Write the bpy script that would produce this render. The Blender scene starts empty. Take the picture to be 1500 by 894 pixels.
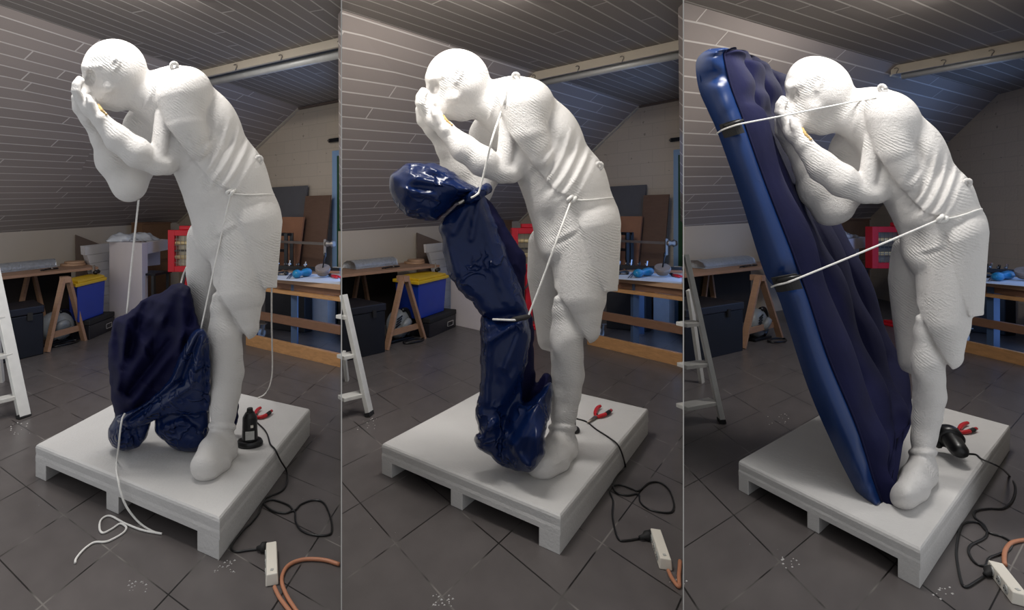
import bpy, math, random
import numpy as np
from mathutils import Vector, noise as mnoise

random.seed(7)
SC = bpy.context.scene
COL = SC.collection
F, CX, CY, H = 760.0, 600.0, 315.0, 1.6      # focal length in pixels, principal column, horizon row, eye height
CEIL = 3.3

# ------------------------------------------------------------------ mesh helpers
def tag(o, label=None, cat=None, group=None, kind=None):
    if label: o['label'] = label
    if cat: o['category'] = cat
    if group: o['group'] = group
    if kind: o['kind'] = kind
    return o

def thing(name, loc, label, cat, group=None):
    o = bpy.data.objects.new(name, None)
    o.empty_display_size = 0.1
    COL.objects.link(o)
    o.location = loc
    o['origin'] = 0
    del o['origin']
    return tag(o, label, cat, group)

def wloc(o):
    v = Vector((0, 0, 0))
    while o is not None:
        v = v + Vector(o.location)
        o = o.parent
    return v

def mk(name, verts, faces, mat, parent=None, smooth=False, bevel=0.0, loc=None, seg=2):
    """link a mesh given in world coordinates as one object (a child when parent is given)"""
    V = np.asarray(verts, dtype=np.float64).reshape(-1, 3)
    if loc is None:
        if parent is not None:
            c = (V.min(0) + V.max(0)) / 2
        else:
            c = np.array([(V[:, 0].min() + V[:, 0].max()) / 2, (V[:, 1].min() + V[:, 1].max()) / 2, V[:, 2].min()])
    else:
        c = np.array(loc, dtype=float)
    me = bpy.data.meshes.new(name)
    L = (V - c)
    if isinstance(faces, np.ndarray):
        n = len(faces); k = faces.shape[1]
        me.vertices.add(len(L)); me.vertices.foreach_set('co', L.astype(np.float32).ravel())
        me.loops.add(n * k); me.loops.foreach_set('vertex_index', faces.astype(np.int32).ravel())
        me.polygons.add(n)
        me.polygons.foreach_set('loop_start', np.arange(0, n * k, k, dtype=np.int32))
        me.polygons.foreach_set('loop_total', np.full(n, k, dtype=np.int32))
        me.update(calc_edges=True); me.validate()
    else:
        me.from_pydata([tuple(v) for v in L], [], [tuple(f) for f in faces])
        me.update()
    if smooth:
        me.polygons.foreach_set('use_smooth', [True] * len(me.polygons))
    me.materials.append(mat)
    o = bpy.data.objects.new(name, me)
    COL.objects.link(o)
    if parent is not None:
        o.parent = parent
        c = c - np.array(wloc(parent))
    o.location = c
    if bevel > 0:
        m = o.modifiers.new('bevel', 'BEVEL')
        m.width = bevel; m.segments = seg; m.limit_method = 'ANGLE'; m.angle_limit = 0.6
    return o

CLIP = None                                                 # (left, right) limits of the bay being furnished, as seen columns
def clip_poly(base):
    for px, sg in ((CLIP[0], 1), (CLIP[1], -1)):
        t = (px - CX) / F; out = []
        for k in range(len(base)):
            p, q = base[k], base[(k + 1) % len(base)]
            a, c = sg * (p[0] - t * p[1]), sg * (q[0] - t * q[1])
            if a >= 0: out.append(p)
            if (a >= 0) != (c >= 0):
                s = a / (a - c); out.append((p[0] + (q[0] - p[0]) * s, p[1] + (q[1] - p[1]) * s))
        base = out
    return base

class MB:
    """collects shapes in world coordinates"""
    def __init__(s): s.v = []; s.f = []
    def add(s, vs, fs):
        n = len(s.v); s.v += [tuple(v) for v in vs]; s.f += [tuple(i + n for i in f) for f in fs]
    def prism(s, base, z0, z1, top=None):
        """base: list of (X,Y) counter-clockwise or clockwise"""
        if CLIP and top is None:
            base = clip_poly([(p[0], p[1]) for p in base])
            if len(base) < 3: return s
        n = len(base)
        a = sum(base[i][0] * base[(i + 1) % n][1] - base[(i + 1) % n][0] * base[i][1] for i in range(n))
        base = list(base); top = list(top) if top else list(base)
        if a < 0: base.reverse(); top.reverse()
        vs = [(p[0], p[1], z0) for p in base] + [(p[0], p[1], z1) for p in top]
        fs = [tuple(range(n - 1, -1, -1)), tuple(range(n, 2 * n))]
        fs += [(i, (i + 1) % n, (i + 1) % n + n, i + n) for i in range(n)]
        s.add(vs, fs); return s
    def bar(s, p, q, w, h, up=(0, 0, 1)):
        """square bar from p to q; w across, h along up"""
        p = Vector(p); q = Vector(q); d = (q - p).normalized()
        a = d.cross(Vector(up))
        if a.length < 1e-4: a = d.cross(Vector((1, 0, 0)))
        a.normalize(); b = a.cross(d).normalized()
        a = a * (w / 2); b = b * (h / 2)
        vs = [p - a - b, p + a - b, p + a + b, p - a + b, q - a - b, q + a - b, q + a + b, q - a + b]
        s.add(vs, [(3, 2, 1, 0), (4, 5, 6, 7), (0, 1, 5, 4), (1, 2, 6, 5), (2, 3, 7, 6), (3, 0, 4, 7)]); return s
    def rev(s, p, q, prof, n=20):
        """surface of revolution about p->q; prof: list of (t, radius)"""
        p = Vector(p); q = Vector(q); d = (q - p); u = d.normalized()
        a = u.cross(Vector((0, 0, 1)))
        if a.length < 1e-3: a = u.cross(Vector((1, 0, 0)))
        a.normalize(); b = u.cross(a)
        vs = []; fs = []
        for t, r in prof:
            c = p + d * t
            for k in range(n):
                w = 2 * math.pi * k / n
                vs.append(c + (a * math.cos(w) + b * math.sin(w)) * r)
        m = len(prof)
        for i in range(m - 1):
            for k in range(n):
                fs.append((i * n + k, (i + 1) * n + k, (i + 1) * n + (k + 1) % n, i * n + (k + 1) % n))
        fs.append(tuple(range(n))); fs.append(tuple((m - 1) * n + k for k in range(n - 1, -1, -1)))
        s.add(vs, fs); return s
    def tube(s, pts, r, n=8, closed=False):
        v, f = tube(pts, r, n); s.add(v, f); return s
    def mk(s, name, mat, parent=None, **k): return mk(name, s.v, s.f, mat, parent, **k)

def spline(pts, sub=8):
    P = [np.array(p, float) for p in pts]
    if len(P) < 3:
        return [P[0] + (P[1] - P[0]) * t for t in np.linspace(0, 1, sub + 1)]
    out = []
    Q = [2 * P[0] - P[1]] + P + [2 * P[-1] - P[-2]]
    for i in range(1, len(Q) - 2):
        p0, p1, p2, p3 = Q[i - 1:i + 3]
        for k in range(sub):
            t = k / sub
            out.append(0.5 * ((2 * p1) + (-p0 + p2) * t + (2 * p0 - 5 * p1 + 4 * p2 - p3) * t * t + (-p0 + 3 * p1 - 3 * p2 + p3) * t ** 3))
    out.append(P[-1])
    return out

def tube(pts, r, n=8):
    P = [Vector(p) for p in pts]
    rs = r if isinstance(r, (list, tuple)) else [r] * len(P)
    vs = []; fs = []
    d0 = (P[1] - P[0]).normalized()
    a = d0.cross(Vector((0, 0, 1)))
    if a.length < 1e-3: a = d0.cross(Vector((1, 0, 0)))
    a.normalize()
    for i, p in enumerate(P):
        d = (P[min(i + 1, len(P) - 1)] - P[max(i - 1, 0)])
        if d.length < 1e-9: d = d0
        d.normalize()
        a = (a - d * a.dot(d))
        if a.length < 1e-6: a = d.orthogonal()
        a.normalize(); b = d.cross(a)
        for k in range(n):
            w = 2 * math.pi * k / n
            vs.append(p + (a * math.cos(w) + b * math.sin(w)) * rs[i])
    for i in range(len(P) - 1):
        for k in range(n):
            fs.append((i * n + k, i * n + (k + 1) % n, (i + 1) * n + (k + 1) % n, (i + 1) * n + k))
    fs.append(tuple(range(n - 1, -1, -1))); m = (len(P) - 1) * n
    fs.append(tuple(m + k for k in range(n)))
    return vs, fs

# ------------------------------------------------------------------ where a ray through the lens meets the place
def G(x, y, z=0.0):
    Z = (H - z) * F / (y - CY)
    return Vector(((x - CX) / F * Z, Z, z))
def D(x, y, Z):
    return Vector(((x - CX) / F * Z, Z, H - (y - CY) / F * Z))
def zpx(y, Z): return H - (y - CY) / F * Z
def clip(P, Q, x):
    """point of the line P-Q (plan) seen in column x"""
    t = (x - CX) / F; d = Q - P
    s = (t * P.y - P.x) / (d.x - t * d.y)
    return P + d * s

# ------------------------------------------------------------------ materials
def lin(c):
    c = [v / 255.0 for v in c]
    return tuple((v / 12.92 if v <= 0.04045 else ((v + 0.055) / 1.055) ** 2.4) for v in c) + (1.0,)

def mat(name, rgb, rough=0.6, metal=0.0, var=0.06, vscale=6.0, bump=0.0, bscale=40.0, spec=0.5, emit=None, estr=0.0):
    m = bpy.data.materials.new(name); m.use_nodes = True
    N = m.node_tree.nodes; L = m.node_tree.links; b = N['Principled BSDF']
    b.inputs['Roughness'].default_value = rough; b.inputs['Metallic'].default_value = metal
    b.inputs['Specular IOR Level'].default_value = spec
    tc = N.new('ShaderNodeTexCoord'); c = lin(rgb)
    nz = N.new('ShaderNodeTexNoise'); nz.inputs['Scale'].default_value = vscale; nz.inputs['Detail'].default_value = 5
    L.new(tc.outputs['Object'], nz.inputs['Vector'])
    mx = N.new('ShaderNodeMix'); mx.data_type = 'RGBA'
    mx.inputs[6].default_value = tuple(max(0, v * (1 - 2.2 * var)) for v in c[:3]) + (1,)
    mx.inputs[7].default_value = tuple(min(1, v * (1 + 2.2 * var)) for v in c[:3]) + (1,)
    L.new(nz.outputs['Fac'], mx.inputs[0]); L.new(mx.outputs[2], b.inputs['Base Color'])
    if bump > 0:
        n2 = N.new('ShaderNodeTexNoise'); n2.inputs['Scale'].default_value = bscale; n2.inputs['Detail'].default_value = 6
        L.new(tc.outputs['Object'], n2.inputs['Vector'])
        bp = N.new('ShaderNodeBump'); bp.inputs['Strength'].default_value = bump; bp.inputs['Distance'].default_value = 0.02
        L.new(n2.outputs['Fac'], bp.inputs['Height']); L.new(bp.outputs['Normal'], b.inputs['Normal'])
    if emit:
        b.inputs['Emission Color'].default_value = lin(emit); b.inputs['Emission Strength'].default_value = estr
    return m

def plaster_mat(name, rgb, bands=True):
    """hand-worked white plaster: fine parallel rasp marks in patches, grain and small pits"""
    m = mat(name, rgb, rough=0.75, var=0.02, vscale=3, spec=0.25)
    N = m.node_tree.nodes; L = m.node_tree.links; b = N['Principled BSDF']
    tc = N.new('ShaderNodeTexCoord')
    rot = N.new('ShaderNodeMapping'); rot.inputs['Rotation'].default_value = (0.0, 0.95, 0.25)
    L.new(tc.outputs['Object'], rot.inputs['Vector'])
    wv = N.new('ShaderNodeTexWave'); wv.inputs['Scale'].default_value = 25; wv.inputs['Distortion'].default_value = 3.5; wv.inputs['Detail'].default_value = 2; wv.inputs['Detail Scale'].default_value = 2.0
    L.new(rot.outputs['Vector'], wv.inputs['Vector'])
    pm = N.new('ShaderNodeTexNoise'); pm.inputs['Scale'].default_value = 5.5; L.new(tc.outputs['Object'], pm.inputs['Vector'])
    rp = N.new('ShaderNodeMapRange'); rp.inputs[1].default_value = 0.5; rp.inputs[2].default_value = 0.62
    L.new(pm.outputs['Fac'], rp.inputs[0])
    mu = N.new('ShaderNodeMath'); mu.operation = 'MULTIPLY'; L.new(wv.outputs['Fac'], mu.inputs[0]); L.new(rp.outputs[0], mu.inputs[1])
    nz = N.new('ShaderNodeTexNoise'); nz.inputs['Scale'].default_value = 70; nz.inputs['Detail'].default_value = 7; nz.inputs['Roughness'].default_value = 0.75
    L.new(tc.outputs['Object'], nz.inputs['Vector'])
    ad = N.new('ShaderNodeMath'); ad.operation = 'MULTIPLY_ADD'; ad.inputs[1].default_value = 0.36
    L.new(mu.outputs[0], ad.inputs[0]); L.new(nz.outputs['Fac'], ad.inputs[2])
    bp = N.new('ShaderNodeBump'); bp.inputs['Strength'].default_value = 0.9; bp.inputs['Distance'].default_value = 0.011
    L.new(ad.outputs[0], bp.inputs['Height']); L.new(bp.outputs['Normal'], b.inputs['Normal'])
    return m

def board_mat(name, rgb, groove, w=0.1, l=2.0, rough=0.55):
    """narrow tongue-and-groove boards in UV metres, u along the boards"""
    m = mat(name, rgb, rough=rough, var=0.05, vscale=0.8)
    N = m.node_tree.nodes; L = m.node_tree.links; b = N['Principled BSDF']
    uv = N.new('ShaderNodeUVMap'); uv.uv_map = 'UVMap'
    sx = N.new('ShaderNodeSeparateXYZ'); L.new(uv.outputs['UV'], sx.inputs[0])
    dv = N.new('ShaderNodeMath'); dv.operation = 'DIVIDE'; dv.inputs[1].default_value = w; L.new(sx.outputs['Y'], dv.inputs[0])
    flr = N.new('ShaderNodeMath'); flr.operation = 'FLOOR'; L.new(dv.outputs[0], flr.inputs[0])
    wn = N.new('ShaderNodeTexWhiteNoise'); wn.noise_dimensions = '1D'; L.new(flr.outputs[0], wn.inputs['W'])
    sh = N.new('ShaderNodeMath'); sh.operation = 'MULTIPLY_ADD'; sh.inputs[1].default_value = l; L.new(wn.outputs['Value'], sh.inputs[0]); L.new(sx.outputs['X'], sh.inputs[2])
    cb = N.new('ShaderNodeCombineXYZ'); L.new(sh.outputs[0], cb.inputs[0]); L.new(sx.outputs['Y'], cb.inputs[1])
    br = N.new('ShaderNodeTexBrick'); br.offset = 0.0; br.squash = 1
    br.inputs['Scale'].default_value = 1.0; br.inputs['Brick Width'].default_value = l; br.inputs['Row Height'].default_value = w
    br.inputs['Mortar Size'].default_value = 0.0075; br.inputs['Mortar Smooth'].default_value = 0.1; br.inputs['Bias'].default_value = 0
    c = lin(rgb)
    br.inputs['Color1'].default_value = tuple(v * 0.93 for v in c[:3]) + (1,)
    br.inputs['Color2'].default_value = tuple(v * 1.07 for v in c[:3]) + (1,)
    br.inputs['Mortar'].default_value = lin(groove)
    L.new(cb.outputs[0], br.inputs['Vector']); L.new(br.outputs['Color'], b.inputs['Base Color'])
    bp = N.new('ShaderNodeBump'); bp.invert = True; bp.inputs['Strength'].default_value = 0.9; bp.inputs['Distance'].default_value = 0.012
    L.new(br.outputs['Fac'], bp.inputs['Height']); L.new(bp.outputs['Normal'], b.inputs['Normal'])
    return m

def tile_mat(name, rgb, joint):
    m = mat(name, rgb, rough=0.32, var=0.1, vscale=2, spec=0.45)
    N = m.node_tree.nodes; L = m.node_tree.links; b = N['Principled BSDF']
    uv = N.new('ShaderNodeUVMap'); uv.uv_map = 'UVMap'
    br = N.new('ShaderNodeTexBrick'); br.offset = 0.0; br.squash = 1
    br.inputs['Scale'].default_value = 1.0; br.inputs['Brick Width'].default_value = 1.0; br.inputs['Row Height'].default_value = 1.0
    br.inputs['Mortar Size'].default_value = 0.010; br.inputs['Mortar Smooth'].default_value = 0.2
    c = lin(rgb)
    br.inputs['Color1'].default_value = tuple(v * 0.96 for v in c[:3]) + (1,)
    br.inputs['Color2'].default_value = tuple(v * 1.04 for v in c[:3]) + (1,)
    jn = N.new('ShaderNodeTexNoise'); jn.inputs['Scale'].default_value = 1.3; L.new(uv.outputs['UV'], jn.inputs['Vector'])
    jr = N.new('ShaderNodeMapRange'); jr.inputs[1].default_value = 0.5; jr.inputs[2].default_value = 0.64; L.new(jn.outputs['Fac'], jr.inputs[0])
    jm = N.new('ShaderNodeMix'); jm.data_type = 'RGBA'; jm.inputs[6].default_value = lin((26, 23, 22)); jm.inputs[7].default_value = lin(joint)
    L.new(jr.outputs[0], jm.inputs[0]); L.new(jm.outputs[2], br.inputs['Mortar'])
    L.new(uv.outputs['UV'], br.inputs['Vector'])
    # blotchy wear and white paint specks
    nz = N.new('ShaderNodeTexNoise'); nz.inputs['Scale'].default_value = 2.4; nz.inputs['Detail'].default_value = 8; L.new(uv.outputs['UV'], nz.inputs['Vector'])
    mr = N.new('ShaderNodeMapRange'); mr.inputs[1].default_value = 0.3; mr.inputs[2].default_value = 0.7; mr.inputs[3].default_value = 0.9; mr.inputs[4].default_value = 1.1
    L.new(nz.outputs['Fac'], mr.inputs[0])
    mm = N.new('ShaderNodeMix'); mm.data_type = 'RGBA'; mm.blend_type = 'MULTIPLY'; mm.inputs[0].default_value = 1
    L.new(br.outputs['Color'], mm.inputs[6]); L.new(mr.outputs[0], mm.inputs[7])
    vo = N.new('ShaderNodeTexVoronoi'); vo.inputs['Scale'].default_value = 7; L.new(uv.outputs['UV'], vo.inputs['Vector'])
    sp = N.new('ShaderNodeMath'); sp.operation = 'LESS_THAN'; sp.inputs[1].default_value = 0.035; L.new(vo.outputs['Distance'], sp.inputs[0])
    pn = N.new('ShaderNodeTexNoise'); pn.inputs['Scale'].default_value = 0.9; L.new(uv.outputs['UV'], pn.inputs['Vector'])
    pg = N.new('ShaderNodeMath'); pg.operation = 'GREATER_THAN'; pg.inputs[1].default_value = 0.56; L.new(pn.outputs['Fac'], pg.inputs[0])
    pp = N.new('ShaderNodeMath'); pp.operation = 'MULTIPLY'; L.new(sp.outputs[0], pp.inputs[0]); L.new(pg.outputs[0], pp.inputs[1])
    fx = N.new('ShaderNodeMix'); fx.data_type = 'RGBA'; fx.inputs[7].default_value = lin((150, 147, 143))
    L.new(pp.outputs[0], fx.inputs[0]); L.new(mm.outputs[2], fx.inputs[6]); L.new(fx.outputs[2], b.inputs['Base Color'])
    return m

def vinyl_mat(name, rgb, rough=0.22, crease=0.5, scale=14, spec=0.4):
    """taut glossy vinyl with sparse sharp creases"""
    m = mat(name, rgb, rough=rough, var=0.10, vscale=3, spec=spec)
    N = m.node_tree.nodes; L = m.node_tree.links; b = N['Principled BSDF']
    tc = N.new('ShaderNodeTexCoord')
    def noise(sc, det, dist):
        n = N.new('ShaderNodeTexNoise'); n.inputs['Scale'].default_value = sc; n.inputs['Detail'].default_value = det; n.inputs['Distortion'].default_value = dist
        L.new(tc.outputs['Object'], n.inputs['Vector']); return n
    def math_(op, a_, v=None, w=None):
        q = N.new('ShaderNodeMath'); q.operation = op; L.new(a_, q.inputs[0])
        if v is not None:
            if hasattr(v, 'is_linked'): L.new(v, q.inputs[1])
            else: q.inputs[1].default_value = v
        return q.outputs[0]
    n1 = noise(scale, 1.5, 0.5)
    r = math_('ABSOLUTE', math_('SUBTRACT', n1.outputs['Fac'], 0.5))
    r = math_('POWER', math_('SUBTRACT', math_('MULTIPLY', r, -3.0), -1.0), 7.0)          # thin ridges
    r = math_('MAXIMUM', r, 0.0)
    mk_ = noise(scale * 0.45, 1, 0)
    mr = N.new('ShaderNodeMapRange'); mr.inputs[1].default_value = 0.5; mr.inputs[2].default_value = 0.68; L.new(mk_.outputs['Fac'], mr.inputs[0])
    r = math_('MULTIPLY', r, mr.outputs[0])
    soft = noise(scale * 0.4, 1, 0.3)
    sm = math_('MULTIPLY', soft.outputs['Fac'], 0.8)
    h = math_('ADD', sm, r)
    bp = N.new('ShaderNodeBump'); bp.inputs['Strength'].default_value = crease; bp.inputs['Distance'].default_value = 0.022
    L.new(h, bp.inputs['Height']); L.new(bp.outputs['Normal'], b.inputs['Normal'])
    return m

def wood_mat(name, rgb, rough=0.55, var=0.2):
    m = mat(name, rgb, rough=rough, var=0.05)
    N = m.node_tree.nodes; L = m.node_tree.links; b = N['Principled BSDF']
    tc = N.new('ShaderNodeTexCoord'); mp = N.new('ShaderNodeMapping'); mp.inputs['Scale'].default_value = (3, 3, 14)
    L.new(tc.outputs['Object'], mp.inputs['Vector'])
    nz = N.new('ShaderNodeTexNoise'); nz.inputs['Scale'].default_value = 3; nz.inputs['Detail'].default_value = 6; nz.inputs['Distortion'].default_value = 0.8
    L.new(mp.outputs['Vector'], nz.inputs['Vector'])
    mx = N.new('ShaderNodeMix'); mx.data_type = 'RGBA'; c = lin(rgb)
    mx.inputs[6].default_value = tuple(v * (1 - 2 * var) for v in c[:3]) + (1,); mx.inputs[7].default_value = tuple(min(1, v * (1 + 2 * var)) for v in c[:3]) + (1,)
    L.new(nz.outputs['Fac'], mx.inputs[0]); L.new(mx.outputs[2], b.inputs['Base Color'])
    return m

def wallblock_mat(name, rgb):
    m = mat(name, rgb, rough=0.85, var=0.05, vscale=1.5, bump=0.2, bscale=30)
    N = m.node_tree.nodes; L = m.node_tree.links; b = N['Principled BSDF']
    uv = N.new('ShaderNodeUVMap'); uv.uv_map = 'UVMap'
    br = N.new('ShaderNodeTexBrick'); br.inputs['Scale'].default_value = 1; br.inputs['Brick Width'].default_value = 0.4; br.inputs['Row Height'].default_value = 0.2
    br.inputs['Mortar Size'].default_value = 0.005; c = lin(rgb)
    br.inputs['Color1'].default_value = c; br.inputs['Color2'].default_value = tuple(v * 0.96 for v in c[:3]) + (1,); br.inputs['Mortar'].default_value = tuple(v * 0.86 for v in c[:3]) + (1,)
    L.new(uv.outputs['UV'], br.inputs['Vector'])
    vo = N.new('ShaderNodeTexNoise'); vo.inputs['Scale'].default_value = 9; vo.inputs['Detail'].default_value = 3; L.new(uv.outputs['UV'], vo.inputs['Vector'])
    gt = N.new('ShaderNodeMath'); gt.operation = 'GREATER_THAN'; gt.inputs[1].default_value = 0.71; L.new(vo.outputs['Fac'], gt.inputs[0])
    fx = N.new('ShaderNodeMix'); fx.data_type = 'RGBA'; fx.inputs[7].default_value = tuple(v * 0.6 for v in c[:3]) + (1,)
    L.new(gt.outputs[0], fx.inputs[0]); L.new(br.outputs['Color'], fx.inputs[6]); L.new(fx.outputs[2], b.inputs['Base Color'])
    return m

M = {}
M['statue'] = plaster_mat('white_plaster', (226, 223, 220))
M['plinth'] = mat('painted_foam', (196, 194, 192), rough=0.65, var=0.03, vscale=5, bump=0.16, bscale=60)
M['ceil'] = board_mat('ceiling_boards', (130, 122, 116), (186, 179, 172), w=0.14, l=3.4)
M['slope'] = board_mat('sloping_boards', (158, 147, 141), (214, 206, 200), w=0.148, l=2.3)
M['knee'] = mat('cream_plaster', (192, 180, 166), rough=0.85, var=0.03, vscale=1.2)
M['gable'] = wallblock_mat('cream_blockwork', (200, 184, 164))
M['tile'] = tile_mat('grey_floor_tiles', (88, 83, 82), (122, 118, 114))
M['part'] = mat('white_partition', (190, 188, 184), rough=0.8, var=0.02)
M['flock'] = mat('navy_flock', (10, 11, 48), rough=0.75, var=0.2, vscale=7, bump=0.12, bscale=14, spec=0.18)
M['vinyl'] = vinyl_mat('navy_vinyl', (10, 28, 68), rough=0.22, crease=0.8, scale=11, spec=0.24)
M['vinyl_in'] = vinyl_mat('navy_vinyl_taut', (13, 42, 90), rough=0.34, crease=0.12, scale=5)
M['flock_in'] = mat('navy_flock_taut', (15, 17, 50), rough=0.85, var=0.2, vscale=5, bump=0.15, bscale=14, spec=0.2)
M['black'] = mat('black_plastic', (16, 16, 18), rough=0.35, var=0.15)
M['blackmat'] = mat('black_rubber', (22, 21, 22), rough=0.7, var=0.15)
M['rope'] = mat('white_rope', (226, 224, 220), rough=0.8, var=0.06, vscale=60, bump=0.3, bscale=150)
M['orange'] = mat('orange_cable', (176, 118, 88), rough=0.5, var=0.08)
M['wood'] = wood_mat('raw_wood', (150, 116, 92), var=0.12)
M['woodd'] = wood_mat('worn_bench_wood', (172, 128, 84), var=0.2)
M['ply'] = wood_mat('pale_wood', (168, 134, 106), var=0.12)
M['brown'] = wood_mat('brown_hardboard', (116, 84, 64), var=0.12)
M['bbrown'] = mat('brown_board', (108, 92, 82), rough=0.8, var=0.06)
M['foil'] = mat('silver_foil', (186, 190, 194), rough=0.35, metal=0.55, var=0.12, vscale=20, bump=0.6, bscale=45)
M['tube'] = mat('blue_grey_tube', (150, 158, 176), rough=0.35, metal=0.3, var=0.04)
M['alu'] = mat('aluminium', (206, 205, 201), rough=0.45, metal=0.25, var=0.06, vscale=12)
M['trunk'] = mat('black_trunk', (15, 16, 22), rough=0.5, var=0.2)
M['case'] = mat('black_case', (24, 24, 30), rough=0.4, var=0.15)
M['bin'] = mat('blue_bin', (16, 52, 150), rough=0.4, var=0.05)
M['lid'] = mat('yellow_lid', (206, 168, 30), rough=0.4, var=0.05)
M['saw'] = mat('grey_tool', (120, 124, 128), rough=0.45, var=0.08)
M['foam'] = mat('white_foam', (206, 198, 200), rough=0.8, var=0.02)
M['poly'] = mat('polystyrene', (214, 212, 214), rough=0.8, var=0.03, bump=0.3, bscale=90)
M['bag'] = vinyl_mat('clear_plastic', (176, 178, 182), rough=0.2, crease=1.0, scale=12)
M['red'] = mat('red_enamel', (196, 22, 38), rough=0.4, var=0.05)
M['redgrip'] = mat('red_grip', (190, 28, 36), rough=0.45, var=0.08)
M['reflect'] = mat('heater_reflector', (168, 158, 138), rough=0.3, metal=0.7, var=0.1, vscale=20)
M['quartz'] = mat('quartz_tube', (222, 200, 150), rough=0.3, var=0.1, vscale=30)
M['table_shade'] = mat('table_shade_sheet', (34, 27, 23), rough=0.85, var=0.15)  # shade colour for the sheets added under the trestle tables
M['card'] = mat('cardboard', (120, 88, 62), rough=0.85, var=0.08)
M['gpanel'] = mat('grey_panel', (92, 90, 92), rough=0.7, var=0.05)
M['bpanel'] = wood_mat('dark_brown_panel', (104, 78, 62), var=0.1)
M['opanel'] = mat('rust_panel', (150, 104, 76), rough=0.8, var=0.08)
M['metal'] = mat('dull_metal', (140, 132, 124), rough=0.4, metal=0.8, var=0.1)
M['chrome'] = mat('bright_metal', (205, 205, 205), rough=0.2, metal=0.9, var=0.05)
M['white'] = mat('white_plastic', (222, 216, 204), rough=0.45, var=0.03)
M['paper'] = mat('white_paper', (190, 192, 196), rough=0.8, var=0.06, vscale=12)
M['teal'] = mat('blue_plastic', (24, 116, 158), rough=0.35, var=0.08)
M['stone'] = wood_mat('log_slice', (126, 110, 96), var=0.15)
M['rail'] = mat('pale_rail', (196, 184, 166), rough=0.6, var=0.03)
M['frame'] = mat('pale_blue_paint', (140, 170, 205), rough=0.5, var=0.03)
M['green'] = mat('green_paint', (38, 78, 48), rough=0.5, var=0.08)
M['label'] = mat('rating_plate', (176, 176, 172), rough=0.5, var=0.08, vscale=60)
M['steelblue'] = mat('blue_steel_leg', (58, 78, 108), rough=0.45, var=0.08)
M['glue'] = mat('dried_glue', (178, 150, 96), rough=0.8, var=0.2, vscale=30)
M['pane_glow'] = mat('added_blue_glow', (120, 160, 225), rough=0.6, emit=(130, 170, 235), estr=1.8)  # glow of the panes added to the partitions as bluish daylight
# ------------------------------------------------------------------ implicit surfaces (values in sculpting units, x right, y down, d away)
def surface_nets(Fv, org, step):
    nx, ny, nz = Fv.shape
    s = Fv < 0
    c = s[:-1, :-1, :-1].astype(np.uint8)
    acc = c.copy()
    for i, j, k in ((1,0,0),(0,1,0),(0,0,1),(1,1,0),(1,0,1),(0,1,1),(1,1,1)):
        acc += s[i:nx-1+i, j:ny-1+j, k:nz-1+k]
    act = (acc > 0) & (acc < 8)
    I, J, K = np.nonzero(act)
    idx = -np.ones(act.shape, np.int32); idx[I, J, K] = np.arange(len(I))
    P = np.zeros((len(I), 3)); n = np.zeros(len(I))
    cs = [(a, b, d) for a in (0,1) for b in (0,1) for d in (0,1)]
    for a in cs:
        for ax in range(3):
            if a[ax] == 1: continue
            b = list(a); b[ax] = 1
            fa = Fv[I+a[0], J+a[1], K+a[2]]; fb = Fv[I+b[0], J+b[1], K+b[2]]
            m = (fa < 0) != (fb < 0)
            t = np.where(m, fa / np.where(m, fa - fb, 1), 0)
            q = np.array(a, float)[None, :].repeat(len(I), 0); q[:, ax] += t
            P[m] += q[m]; n[m] += 1
    P = P / n[:, None] + np.stack([I, J, K], 1)
    V = P * step + np.array(org)[None, :]
    quads = []
    for ax in range(3):
        o = [slice(None)] * 3; o2 = [slice(None)] * 3
        o[ax] = slice(0, -1); o2[ax] = slice(1, None)
        ch = s[tuple(o)] != s[tuple(o2)]
        E = np.stack(np.nonzero(ch), 1)
        u, v = [(1, 2), (2, 0), (0, 1)][ax]
        ok = (E[:, u] > 0) & (E[:, v] > 0) & (E[:, u] < Fv.shape[u]-1) & (E[:, v] < Fv.shape[v]-1)
        E = E[ok]
        if len(E) == 0: continue
        def cell(du, dv):
            C = E.copy(); C[:, u] -= du; C[:, v] -= dv
            return idx[C[:, 0], C[:, 1], C[:, 2]]
        q = np.stack([cell(1, 1), cell(0, 1), cell(0, 0), cell(1, 0)], 1)
        ins = s[E[:, 0], E[:, 1], E[:, 2]]
        q[~ins] = q[~ins][:, ::-1]
        quads.append(q)
    Q = np.concatenate(quads); Q = Q[(Q >= 0).all(1)]
    return V, Q

def relax(V, Q, it=1, f=0.5):
    e = np.concatenate([Q[:, [0, 1]], Q[:, [1, 2]], Q[:, [2, 3]], Q[:, [3, 0]]])
    for _ in range(it):
        S = np.zeros_like(V); n = np.zeros(len(V))
        np.add.at(S, e[:, 0], V[e[:, 1]]); np.add.at(n, e[:, 0], 1)
        np.add.at(S, e[:, 1], V[e[:, 0]]); np.add.at(n, e[:, 1], 1)
        V = V + f * (S / n[:, None] - V)
    return V

def smin(a, b, k):
    h = np.clip(0.5 + 0.5 * (b - a) / k, 0, 1)
    return b + (a - b) * h - k * h * (1 - h)

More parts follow.
